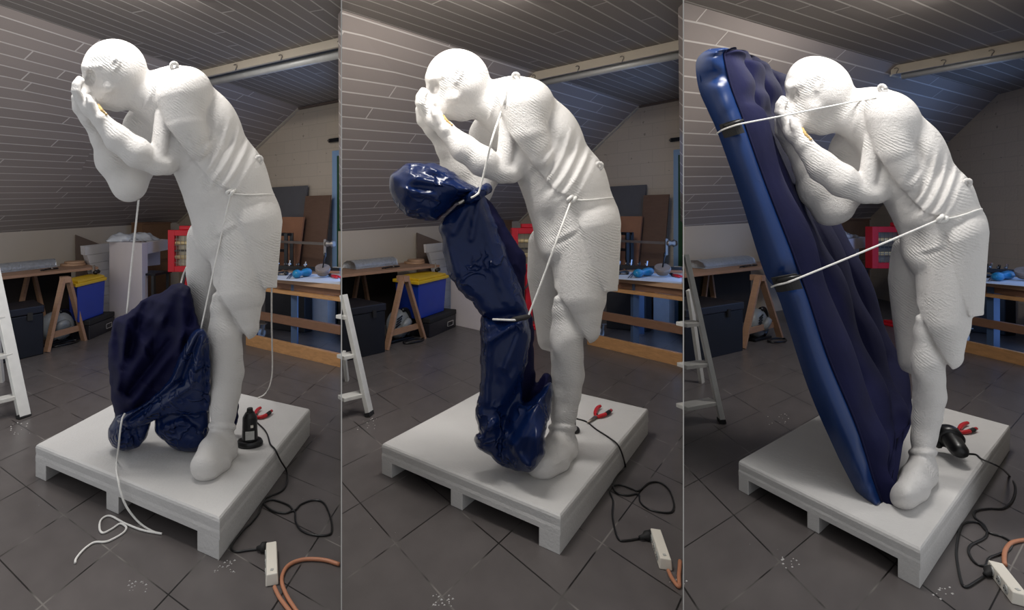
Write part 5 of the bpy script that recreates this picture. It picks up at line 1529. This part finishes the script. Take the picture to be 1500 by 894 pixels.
    MB().rev(tuple(Vector((p0.x, p0.y, zc_)) - b.gb * .04), tuple(Vector((p0.x, p0.y, zc_)) + b.gb * .03), [(0, .012), (.3, .02), (1, .02)], 10).mk('screw', M['metal'], root)

CLIP = None
# ------------------------------------------------------------------ ceiling rail with hooks and tube in each bay
RAILS = ((((276, 107.5), (499.4, 54), 67.5), [(345, 97), (411, 83), (497, 63)]),
         (((776, 107), (1000.2, 57), 71.6), [(782, 112), (846, 99), (911, 85), (997, 66)]),
         (((1304.8, 97), (1512, 56.5), 73.5), [(1313, 102), (1382, 90), (1452, 76)]))
for b in B:
    (p, q, yl), hooks = RAILS[b.i]
    P, Q = xy(G(p[0], p[1], CEIL)), xy(G(q[0], q[1], CEIL))
    u = (Q - P).normalized(); v = Vector((-u.y, u.x, 0)); v = v if v.y > 0 else -v
    hh = CEIL - zpx(yl if b.i != 2 else 73.5, clip(P, Q, q[0] if b.i != 2 else 1500).y)
    root = thing('ceiling_rail', tuple((P + Q) / 2)[:2] + (CEIL - hh,), 'pale ceiling rail with hooks and a grey tube under the boards, ' + WHERE[b.i], 'rail', 'ceiling rails')
    xr = q[0]
    def endat(off): return clip(P + v * off, Q + v * off, xr - (0.4 if b.i < 2 else 0))
    mb = MB(); e1 = endat(.035); mb.prism([(t.x, t.y) for t in (P, Q, e1, P + v * .035)], CEIL - hh, CEIL - .001); mb.mk('fascia_board', M['rail'], root, bevel=.003)
    # grey round tube hung behind the board
    e2 = endat(.16); s2 = P + v * .16 + u * .05
    MB().tube([tuple(s2 + Vector((0, 0, CEIL - .10))), tuple(e2 + Vector((0, 0, CEIL - .10)))], .042, 14).mk('round_tube', M['alu'], root, smooth=True)
    s3 = P + v * .26 + u * .1; e3 = endat(.26)
    mb = MB(); mb.bar(tuple(s3 + Vector((0, 0, CEIL - .035))), tuple(e3 + Vector((0, 0, CEIL - .035))), .1, .068); mb.mk('back_batten', M['tube'], root)
    MB().bar(tuple(P + Vector((0, 0, CEIL - hh - .01))), tuple(P + v * .2 + Vector((0, 0, CEIL - hh - .01))), .02, .02).mk('end_bracket', M['alu'], root)
    for (hx_, hy_) in hooks:
        c = clip(P - v * .012, Q - v * .012, hx_); z = zpx(hy_, c.y)
        pts = [c + u * (.018 * math.cos(t)) + Vector((0, 0, z + .018 * math.sin(t))) - v * (.01 * math.sin(t / 2)) for t in np.linspace(2.6, -1.2, 10)] + [c + Vector((0, 0, z - .045))]
        MB().tube([tuple(t) for t in pts], .0055, 6).mk('hook', M['metal'], root, smooth=True)
# ------------------------------------------------------------------ ropes, cables, pumps, pliers, ladders
def path(b, pts, r, sub=6):
    out = []
    for p in pts:
        k = p[0]
        if k == 's': out.append(sp(b, p[1], p[2], p[3] if len(p) > 3 else None, 3.5))
        elif k == 'f': out.append(tuple(G(p[1], p[2], r + 0.001)))
        elif k == 'p': out.append(tuple(G(p[1], p[2], b.h + r)))
        elif k == 'a': out.append(tuple(along(b, p[1], p[2], AF + p[3])))
        else: out.append(tuple(D(p[1], p[2], p[3])))
    return spline(out, sub)

def rope(b, name, pts, r, m, label, cat, group, parent=None, sub=6):
    if parent is None:
        P = path(b, pts, r, sub)
        root = thing(name, tuple(P[0]), label, cat, group)
    else:
        root = parent; P = path(b, pts, r, sub)
    MB().tube([tuple(p) for p in P], r, 8).mk('cord' if m is M['rope'] else 'cable', m, root, smooth=True)
    return root

def knot(b, root, pt, s, m=None):
    mb = MB()
    c = Vector(pt)
    pts = [c + Vector((s * math.cos(t) * (1 + .3 * math.sin(3 * t)), s * .6 * math.sin(2 * t), s * .9 * math.sin(t + .6))) for t in np.linspace(0, 2 * math.pi, 16)]
    mb.tube([tuple(p) for p in pts], s * .55, 7)
    mb.mk('knot', m or M['rope'], root, smooth=True)

RR = 0.0052
GR = 'white cords'
EX = edge_x(285)
waist = [('s', 338, 282), ('s', 346, 284), ('s', 356, 285), ('s', 366, 285.3), ('s', 376, 285.2), ('s', 385, 284.8), ('s', EX - 8, 284.4), ('s', EX - 3, 284.5), ('s', EX - .5, 284.8, 2), ('s', EX - 2, 285.5, 22), ('s', EX - 10, 286, 40)]
# --- collapsed mattress bay
b = B[0]; Zr = G(235, 662, b.h).y
rope(b, 'white_cord', [('s', 203, 293), ('z', 199, 330, Zr - .05), ('z', 192, 395, Zr - .05), ('z', 186, 459, Zr - .06)], RR, M['rope'], 'white cord hanging from the far elbow to the collapsed mattress corner', 'cord', GR)
r1 = rope(b, 'white_cord', waist, RR * .95, M['rope'], 'white cord tied round the statue waist with a line down to the mattress heap', 'cord', GR)
rope(b, 'white_cord', [('s', 338, 283), ('z', 330, 318, Zr - .26), ('z', 312, 400, Zr - .26), ('z', 294, 484, Zr - .24)], RR * .8, M['rope'], '', '', '', r1)
knot(b, r1, sp(b, 338, 282, None, 4), .017)
rope(b, 'white_cord', [('s', 402, 330, 24), ('z', 400, 400, 3.3), ('z', 398, 425, 3.35), ('z', 398, 480, 3.5), ('z', 399, 540, 3.75), ('z', 396, 562, 3.85), ('p', 391, 574), ('p', 385, 580), ('p', 378, 583)], RR, M['rope'], 'white cord dangling behind the statue hip down to the back of the plinth', 'cord', GR)
rope(b, 'white_cord', [('s', 273, 392, 62), ('z', 268, 404, 3.22), ('z', 264, 420, 3.2)], RR, M['rope'], 'short white cord between the far thigh and the top of the mattress heap', 'cord', GR)
rope(b, 'white_cord', [('z', 183, 606, Zr - .17), ('z', 179, 614, Zr - .2), ('z', 176, 632, Zr - .22), ('z', 174, 652, Zr - .2), ('p', 171, 676), ('p', 171, 692), ('z', 173, 703, 2.735), ('z', 177, 722, 2.70), ('z', 186, 744, 2.69), ('f', 204, 766), ('f', 224, 779), ('f', 237, 782), ('f', 209, 777), ('f', 183, 767), ('f', 161, 756), ('f', 148, 762), ('f', 146, 775), ('f', 151, 781), ('f', 164, 775), ('f', 176, 767.5), ('f', 185, 773), ('f', 179, 782), ('f', 157, 793.5), ('f', 138, 795), ('f', 123, 805), ('f', 112, 818), ('f', 110, 825)], RR, M['rope'], 'white cord running off the plinth front and curling on the floor tiles', 'cord', GR)
# --- half-inflated bay
b = B[1]; Zm = G(750, 690, b.h).y
rope(b, 'white_cord', [('s', 240, 118), ('s', 236, 136), ('s', 230, 152), ('z', 722, 200, Zm - .22), ('z', 714, 232, Zm - .23), ('z', 703, 277, Zm - .22), ('z', 697, 286, Zm - .23), ('z', 690, 290, Zm - .22)], RR, M['rope'], 'white cord from the statue neck down to the gathered top of the half-inflated mattress', 'cord', GR)
r1 = rope(b, 'white_cord', waist, RR * .95, M['rope'], 'white cord round the waist slanting to the middle of the half-inflated mattress', 'cord', GR)
rope(b, 'white_cord', [('s', 337, 284), ('z', 818, 345, Zm - .19), ('z', 797, 403, Zm - .19), ('z', 777, 455, Zm - .18), ('z', 772, 466, Zm - .19), ('z', 762, 468.5, Zm - .2), ('z', 748, 469, Zm - .215), ('z', 735, 468.5, Zm - .21), ('z', 722, 468, Zm - .17)], RR, M['rope'], '', '', '', r1)
knot(b, r1, sp(b, 338, 282, None, 4), .019)
rope(b, 'white_cord', [('s', 377, 237, 2), ('s', 381, 245, 0), ('s', 390, 259, 0), ('s', 400, 284, 2), ('s', 408, 315, 4), ('s', 412, 340, 4), ('z', 908, 356, 2.95), ('z', 906, 389, 2.95), ('z', 904.6, 417, 2.95)], RR, M['rope'], 'white cord hanging from the back eyelet over the hip with a loose end', 'cord', GR)
# --- fully inflated bay
b = B[2]; Zm = G(1285, 745, b.h).y + .02
rope(b, 'white_cord', [('a', 1050, 196, .1), ('a', 1057, 191, -.02), ('a', 1070, 186, -.075), ('a', 1088, 181, -.08), ('a', 1140, 171, .06), ('a', 1200, 159, .23), ('s', 222, 120), ('s', 233, 117), ('s', 245, 112)], RR * .95, M['rope'], 'taut white cord from the upper mattress handle past the face to the neck', 'cord', GR)
r1 = rope(b, 'white_cord', waist, RR * .95, M['rope'], 'taut white cord from the lower mattress handle to the statue waist', 'cord', GR)
rope(b, 'white_cord', [('a', 1130, 421, .1), ('a', 1137, 418, -.02), ('a', 1150, 415, -.075), ('a', 1165, 409.5, -.08), ('a', 1230, 383, .02), ('a', 1300, 354, .13), ('s', 337, 282.5)], RR * .95, M['rope'], '', '', '', r1)
knot(b, r1, sp(b, 338, 282, None, 4), .019)

# --- black cables
GC = 'black pump cables'
cab = 0.0052
b = B[0]
r = rope(b, 'pump_cable', [('p', 374, 617), ('p', 386.5, 629), ('p', 392, 638), ('p', 396, 651), ('p', 403, 659), ('z', 411, 675, 3.12), ('f', 420, 690), ('f', 421, 702), ('f', 418, 713), ('f', 410.7, 720.6), ('f', 396, 727), ('f', 388, 731), ('f', 387, 739), ('f', 400, 749), ('f', 418, 752), ('f', 431, 749), ('f', 433, 764), ('f', 441, 777), ('f', 459, 784), ('f', 480, 784), ('f', 486, 777), ('f', 484, 758), ('f', 474, 737), ('f', 459, 733), ('f', 441, 739), ('f', 431, 748), ('f', 422, 740), ('f', 403, 733), ('f', 392, 733.5), ('f', 383, 740), ('f', 379, 752), ('f', 368, 766), ('f', 357, 776), ('f', 341, 796), ('f', 339, 805), ('f', 347, 808.5), ('f', 362, 806.5), ('f', 379, 804.5)], cab, M['black'], 'black cable looping from the upright pump over the floor to the socket strip', 'cable', GC, sub=5)
def plug(b, root, p0, p1):
    a, c = G(*p0, .016), G(*p1, .02)
    MB().rev(tuple(a), tuple(c), [(0, .009), (.35, .013), (.55, .024), (1, .024)], 14).mk('plug', M['blackmat'], root, smooth=True)
plug(b, r, (376, 803.5), (390, 802))
b = B[1]
r = rope(b, 'pump_cable', [('p', 842.5, 613), ('p', 859, 618), ('p', 873, 629), ('p', 893, 642), ('z', 907, 655, 3.16), ('f', 916, 683), ('f', 911, 690), ('f', 902, 700), ('f', 898, 712), ('f', 903, 722), ('f', 919, 726), ('f', 935, 724), ('f', 938, 736), ('f', 950, 746), ('f', 970, 751), ('f', 984, 750), ('f', 987, 738), ('f', 980, 718), ('f', 966, 707), ('f', 950, 708), ('f', 936, 719), ('f', 926, 716.5), ('f', 911, 711), ('f', 899, 712), ('f', 893, 720), ('f', 898, 734), ('f', 897, 754), ('f', 901, 777.5), ('f', 907, 791), ('f', 919, 792), ('f', 938, 789)], cab, M['black'], 'black cable trailing from behind the statue ankle in loops to the tilted socket strip', 'cable', GC, sub=5)
plug(b, r, (937, 788), (955, 784))
b = B[2]
r = rope(b, 'pump_cable', [('p', 1412, 665), ('p', 1429, 666), ('p', 1438, 673), ('z', 1463, 684, 2.9), ('f', 1478, 697), ('f', 1487, 713), ('f', 1483.6, 732), ('f', 1470, 745), ('f', 1448, 745.5), ('f', 1429, 749), ('f', 1428, 758), ('f', 1441, 769), ('f', 1446, 780), ('f', 1441, 789), ('f', 1422, 799), ('f', 1419, 810), ('f', 1429, 825), ('f', 1443, 829), ('f', 1449, 818), ('f', 1464, 812), ('f', 1478, 805), ('f', 1481, 795), ('f', 1467, 786), ('f', 1448, 780), ('f', 1433, 766), ('f', 1414, 766), ('f', 1406, 777), ('f', 1401, 806), ('f', 1403, 829), ('f', 1409, 855), ('f', 1416, 860), ('f', 1429, 853), ('f', 1444, 843)], cab, M['black'], 'black cable looping from the toppled pump to the socket strip', 'cable', GC, sub=5)
plug(b, r, (1443, 842), (1457, 836))

# --- socket strips and orange extension cables
def strip(b, far, near, w, h, label):
    """far, near: pixels of the middle of the upper far edge and lower near edge"""
    n = G(*near); f = G(*far, h)
    f.z = 0
    u = (f - n).normalized(); v = Vector((-u.y, u.x, 0))
    L = (f - n).length
    root = thing('socket_strip', tuple((n + f) / 2), label, 'socket strip', 'white socket strips')
    MB().prism([(p.x, p.y) for p in (n - v * w / 2, n + v * w / 2, f + v * w / 2, f - v * w / 2)], 0.001, h, [(p.x, p.y) for p in (n - v * w * .42 + u * .004, n + v * w * .42 + u * .004, f + v * w * .42 - u * .004, f - v * w * .42 - u * .004)]).mk('housing', M['white'], root, bevel=.004)
    side = v if (v.x < 0) else -v
    for k in range(3):
        c = n + u * L * (.22 + .27 * k) + side * (w * .455); up = Vector((0, 0, 1))
        MB().rev((c.x, c.y, h * .55), (c.x + side.x * .004, c.y + side.y * .004, h * .55), [(0, h * .36), (1, h * .36)], 18).mk('socket', M['label'], root)
        for s_ in (-1, 1):
            q = c + u * .009 * s_ + side * .0042
            MB().rev((q.x, q.y, h * .55), (q.x + side.x * .002, q.y + side.y * .002, h * .55), [(0, .003), (1, .003)], 8).mk('socket_hole', M['black'], root)
    c = n + u * .03
    MB().prism([(c.x - .006, c.y - .006), (c.x + .006, c.y - .006), (c.x + .006, c.y + .006), (c.x - .006, c.y + .006)], h - .001, h + .003).mk('switch', M['label'], root)
    return n, u
strip(B[0], (397.5, 793), (398.5, 859), .055, .05, 'white socket strip lying straight on the floor beside the black plug, in the left panel')
strip(B[1], (960, 774), (975.5, 836), .055, .05, 'white socket strip lying aslant on the floor next to the partition, in the middle panel')
strip(B[2], (1457.5, 822), (1496, 889), .055, .05, 'white socket strip lying aslant at the corner of the picture, in the right panel')
GO = 'orange extension cables'
rope(B[0], 'extension_cable', [('f', 402, 860), ('f', 405, 867), ('f', 410.7, 877.5), ('f', 424, 895), ('f', 436, 908), ('f', 444, 908), ('f', 434, 895), ('f', 419, 871), ('f', 412.6, 848), ('f', 422, 829), ('f', 444, 820), ('f', 474, 820.5), ('f', 497, 827)], .0085, M['orange'], 'orange cable curling in a wide arc from the straight socket strip', 'cable', GO)
rope(B[1], 'extension_cable', [('f', 979, 836), ('f', 983, 845), ('f', 988, 853), ('f', 993, 859), ('f', 995, 857), ('f', 994.5, 845), ('f', 995.5, 832), ('f', 996, 822)], .0085, M['orange'], 'short visible bend of orange cable leaving the aslant strip by the partition', 'cable', GO)
rope(B[2], 'extension_cable', [('f', 1512, 791), ('f', 1499, 791.5), ('f', 1482, 795.5), ('f', 1473, 806), ('f', 1471, 818), ('f', 1472, 828)], .0085, M['orange'], 'orange cable bending behind the socket strip, in the right panel', 'cable', GO)

# --- electric pumps
def pump_up(b, px, py, sc, label):
    c = G(px, py, b.h); z = b.h
    root = thing('electric_pump', tuple(c), label, 'pump', 'black electric pumps')
    s = sc
    def ov(z0, z1, rx0, ry0, rx1, ry1, n=28):
        P = [(c.x + rx0 * math.cos(2 * math.pi * k / n), c.y + ry0 * math.sin(2 * math.pi * k / n)) for k in range(n)]
        T = [(c.x + rx1 * math.cos(2 * math.pi * k / n), c.y + ry1 * math.sin(2 * math.pi * k / n)) for k in range(n)]
        return P, z0, z1, T
    mb = MB()
    for a in ((0, .018, .078, .06, .08, .062), (.018, .034, .08, .062, .07, .054)): mb.prism(*ov(z + a[0] * s, z + a[1] * s, *[q * s for q in a[2:]]))
    mb.mk('base', M['black'], root, bevel=.003)
    mb = MB()
    for a in ((.034, .10, .048, .045, .045, .043), (.10, .17, .045, .043, .043, .041), (.17, .20, .043, .041, .026, .026)): mb.prism(*ov(z + a[0] * s, z + a[1] * s, *[q * s for q in a[2:]]))
    mb.mk('housing', M['black'], root, bevel=.003)
    MB().prism(*ov(z + .20 * s, z + .225 * s, .02 * s, .02 * s, .017 * s, .017 * s)).mk('outlet', M['blackmat'], root, bevel=.002)
    d = Vector((-c.x, -c.y, 0)).normalized(); t = Vector((-d.y, d.x, 0))
    p = Vector((c.x, c.y, 0)) + d * .047 * s
    mb = MB(); mb.bar(tuple(p - t * .026 * s + Vector((0, 0, z + .075 * s))), tuple(p + t * .026 * s + Vector((0, 0, z + .075 * s))), .006, .05 * s); mb.mk('rating_label', M['label'], root)
    p2 = p + t * .012 * s - d * .002
    mb = MB(); mb.bar(tuple(p2 - t * .008 * s + Vector((0, 0, z + .128 * s))), tuple(p2 + t * .008 * s + Vector((0, 0, z + .128 * s))), .008, .014 * s); mb.mk('switch', M['white'], root)
    return root
pump_up(B[0], 366, 652, 1.0, 'black electric pump standing upright on the plinth beside the boot')
pump_up(B[1], 835, 632, .8, 'black electric pump almost hidden behind the statue ankle, in the middle panel')
b = B[2]
p0, p1 = G(1387, 652, b.h + .055), G(1410, 674, b.h + .045)
u = (p1 - p0)
root = thing('electric_pump', tuple(G(1398, 662, b.h)), 'black electric pump lying on its side on the plinth beside the ankle', 'pump', 'black electric pumps')
sc_ = 1.0
q0 = D(1389, 638, p0.y); q1 = D(1409, 666, p1.y)
ax = (q1 - q0)
MB().rev(tuple(q0 - ax * .12), tuple(q0 + ax * .25), [(0, .05), (.1, .062), (.9, .062), (1, .05)], 26).mk('base', M['black'], root, smooth=True)
MB().rev(tuple(q0 + ax * .2), tuple(q0 + ax * 1.0), [(0, .046), (.1, .046), (.75, .042), (.9, .034), (1, .02)], 22).mk('housing', M['black'], root, smooth=True)
MB().rev(tuple(D(1385, 648, p0.y)), tuple(D(1371, 651, p0.y + .01)), [(0, .024), (.7, .02), (.75, .026), (1, .024)], 16).mk('nozzle', M['blackmat'], root, smooth=True)
vd = (Vector((0, 0, H)) - (q0 + ax * .55)).normalized(); sd = ax.cross(vd).normalized(); up = sd.cross(ax).normalized()
cpt = q0 + ax * .55 + vd * .046
mb = MB(); mb.bar(tuple(cpt - ax.normalized() * .036), tuple(cpt + ax.normalized() * .03), .042, .005, up=tuple(vd)); mb.mk('rating_label', M['label'], root)

# --- red handled pliers
def pliers(b, jaw, piv, h1, h2, label):
    r = .011
    root = thing('pliers', tuple(G(*piv, b.h)), label, 'pliers', 'red handled pliers')
    P = [tuple(G(*p, b.h + r)) for p in jaw + [piv]]
    for s_ in (-1, 1):
        o = Vector((0.006 * s_, 0.003 * s_, 0))
        MB().tube([tuple(Vector(p) + o) for p in P], [.004] + [.008] * (len(P) - 2) + [.011], 8).mk('jaw', M['metal'], root, smooth=True)
    c = Vector(G(*piv, b.h)); MB().rev((c.x, c.y, b.h + .002), (c.x, c.y, b.h + .022), [(0, .012), (.5, .015), (1, .012)], 14).mk('pivot', M['blackmat'], root, smooth=True)
    for hh in (h1, h2):
        Q = spline([tuple(G(*p, b.h + r + .003 * k)) for k, p in enumerate([piv] + hh)], 6)
        MB().tube([tuple(q) for q in Q], [.010 + .003 * math.sin(math.pi * k / (len(Q) - 1)) for k in range(len(Q))], 9).mk('handle', M['redgrip'], root, smooth=True)
        MB().tube([tuple(q) for q in Q[-7:-2]], .0135, 9).mk('grip_sleeve', M['blackmat'], root, smooth=True) if hh is h2 else None
pliers(B[0], [(370, 622), (372, 616)], (374, 611), [(375, 604), (378, 600), (382, 597.5)], [(381, 611.5), (390, 608.5), (398, 602)], 'red handled pliers lying behind the upright black pump')
pliers(B[1], [(861, 619), (867, 615)], (873, 611), [(872, 605), (875, 598), (879.5, 595)], [(879, 610), (887, 607), (895.6, 601)], 'red handled pliers lying open on the plinth near its back edge, middle panel')
pliers(B[2], [(1394, 643), (1399, 638)], (1404, 633), [(1407, 626), (1411, 622), (1417.5, 619.5)], [(1411, 633.6), (1420, 632), (1430, 628)], 'red handled pliers lying behind the toppled black pump')

# --- aluminium step ladders at the bays' outer edges
def ladder(b, foot, top, ztop, treads, rear, label, cutx=None):
    f = G(*foot); t = D(top[0], top[1], f.y + ztop)
    if cutx is None: t = f + (t - f) * 1.6
    root = thing('step_ladder', tuple(f), label, 'ladder', 'aluminium step ladders')
    def atz(z): return f + (t - f) * ((z - f.z) / (t.z - f.z))
    sx = Vector((.85, .5, 0)).normalized()
    MB().bar(tuple(f + Vector((0, 0, .012))), tuple(t), .035, .085, up=(0.25, 1, 0.3)).mk('front_rail', M['alu'], root, bevel=.003)
    MB().bar(tuple(f), tuple(atz(.03)), .042, .092, up=(0.25, 1, 0.3)).mk('rubber_foot', M['blackmat'], root)
    wv = None
    for (x1, y1, x0, y0) in treads:
        # right end on the rail, left end where the photograph loses it
        lo, hi = 0.0, 1.0
        for _ in range(40):
            m_ = (lo + hi) / 2; p = f + (t - f) * m_
            yy = CY + (H - p.z) / p.y * F
            if yy > y1: lo = m_
            else: hi = m_
        p = f + (t - f) * lo
        q = G(x0, y0, p.z) if y0 > CY + 20 else None
        q.z = p.z
        d = (q - p); d.z = 0
        L = .42 if cutx is None else d.length
        q = p + d.normalized() * L
        if cutx is not None: q = clip(xy(p), xy(q), cutx); q.z = p.z
        dp = Vector((-d.y, d.x, 0)).normalized(); dp = dp if dp.y > 0 else -dp
        MB().bar(tuple(p + dp * .03), tuple(q + dp * .03), .10, .03).mk('step', M['alu'], root, bevel=.003)
        wv = d.normalized() * L
    if cutx is None:
        MB().bar(tuple(f + wv + Vector((0, 0, .012))), tuple(t + wv), .035, .085, up=(0.25, 1, 0.3)).mk('front_rail', M['alu'], root, bevel=.003)
    (rx, ry), (tx, ty) = rear
    rf = G(rx, ry); rt = D(tx, ty, rf.y - .12)
    MB().bar(tuple(rf), tuple(rt), .03, .05).mk('rear_rail', M['alu'], root)
    if cutx is None:
        MB().bar(tuple(rf + wv), tuple(rt + wv), .03, .05).mk('rear_rail', M['alu'], root)
ladder(B[0], (35.5, 612), (1, 446), .16, [(28, 581, 0, 588), (15, 520, 0, 524), (4, 466, -6, 468)], ((3, 560), (-6, 470)), 'paint-spattered aluminium step ladder at the edge of the left panel')
ladder(B[1], (541.5, 609), (503, 432), .16, [(534, 578, 501, 586), (521, 520, 501, 525), (507, 464, 501, 466)], ((508.5, 558), (503.5, 516)), 'aluminium step ladder cut off by the partition, in the middle panel', 502.0)
ladder(B[2], (1057.5, 619), (1004.5, 373), .2, [(1049, 590, 1003, 599), (1036.5, 534, 1003, 538), (1022, 474, 1003, 477)], ((1028, 561), (1009, 425)), 'aluminium step ladder with three treads, in the right panel', 1003.4)

# --- crumbs of plaster on the tiles
for b, spots in ((B[0], ((28, 628, 16), (200, 860, 14), (330, 830, 20))), (B[1], ((536, 622, 14), (650, 880, 18), (990, 850, 8))), (B[2], ((1140, 616, 14), (1155, 825, 14), (1380, 870, 10)))):
    mb = MB(); rnd = random.Random(40 + b.i)
    for (x, y, n) in spots:
        for k in range(n):
            c = G(x + rnd.uniform(-16, 16), y + rnd.uniform(-9, 9)); r = rnd.uniform(.002, .006)
            mb.add([(c.x + r, c.y, 0), (c.x - r * .6, c.y + r, 0), (c.x - r, c.y - r * .7, 0), (c.x, c.y, r)], [(0, 1, 3), (1, 2, 3), (2, 0, 3), (2, 1, 0)])
    o = mb.mk('plaster_crumbs', M['statue'])
    tag(o, 'white plaster crumbs scattered on the dark tiles, ' + WHERE[b.i], 'crumbs', None, 'stuff')
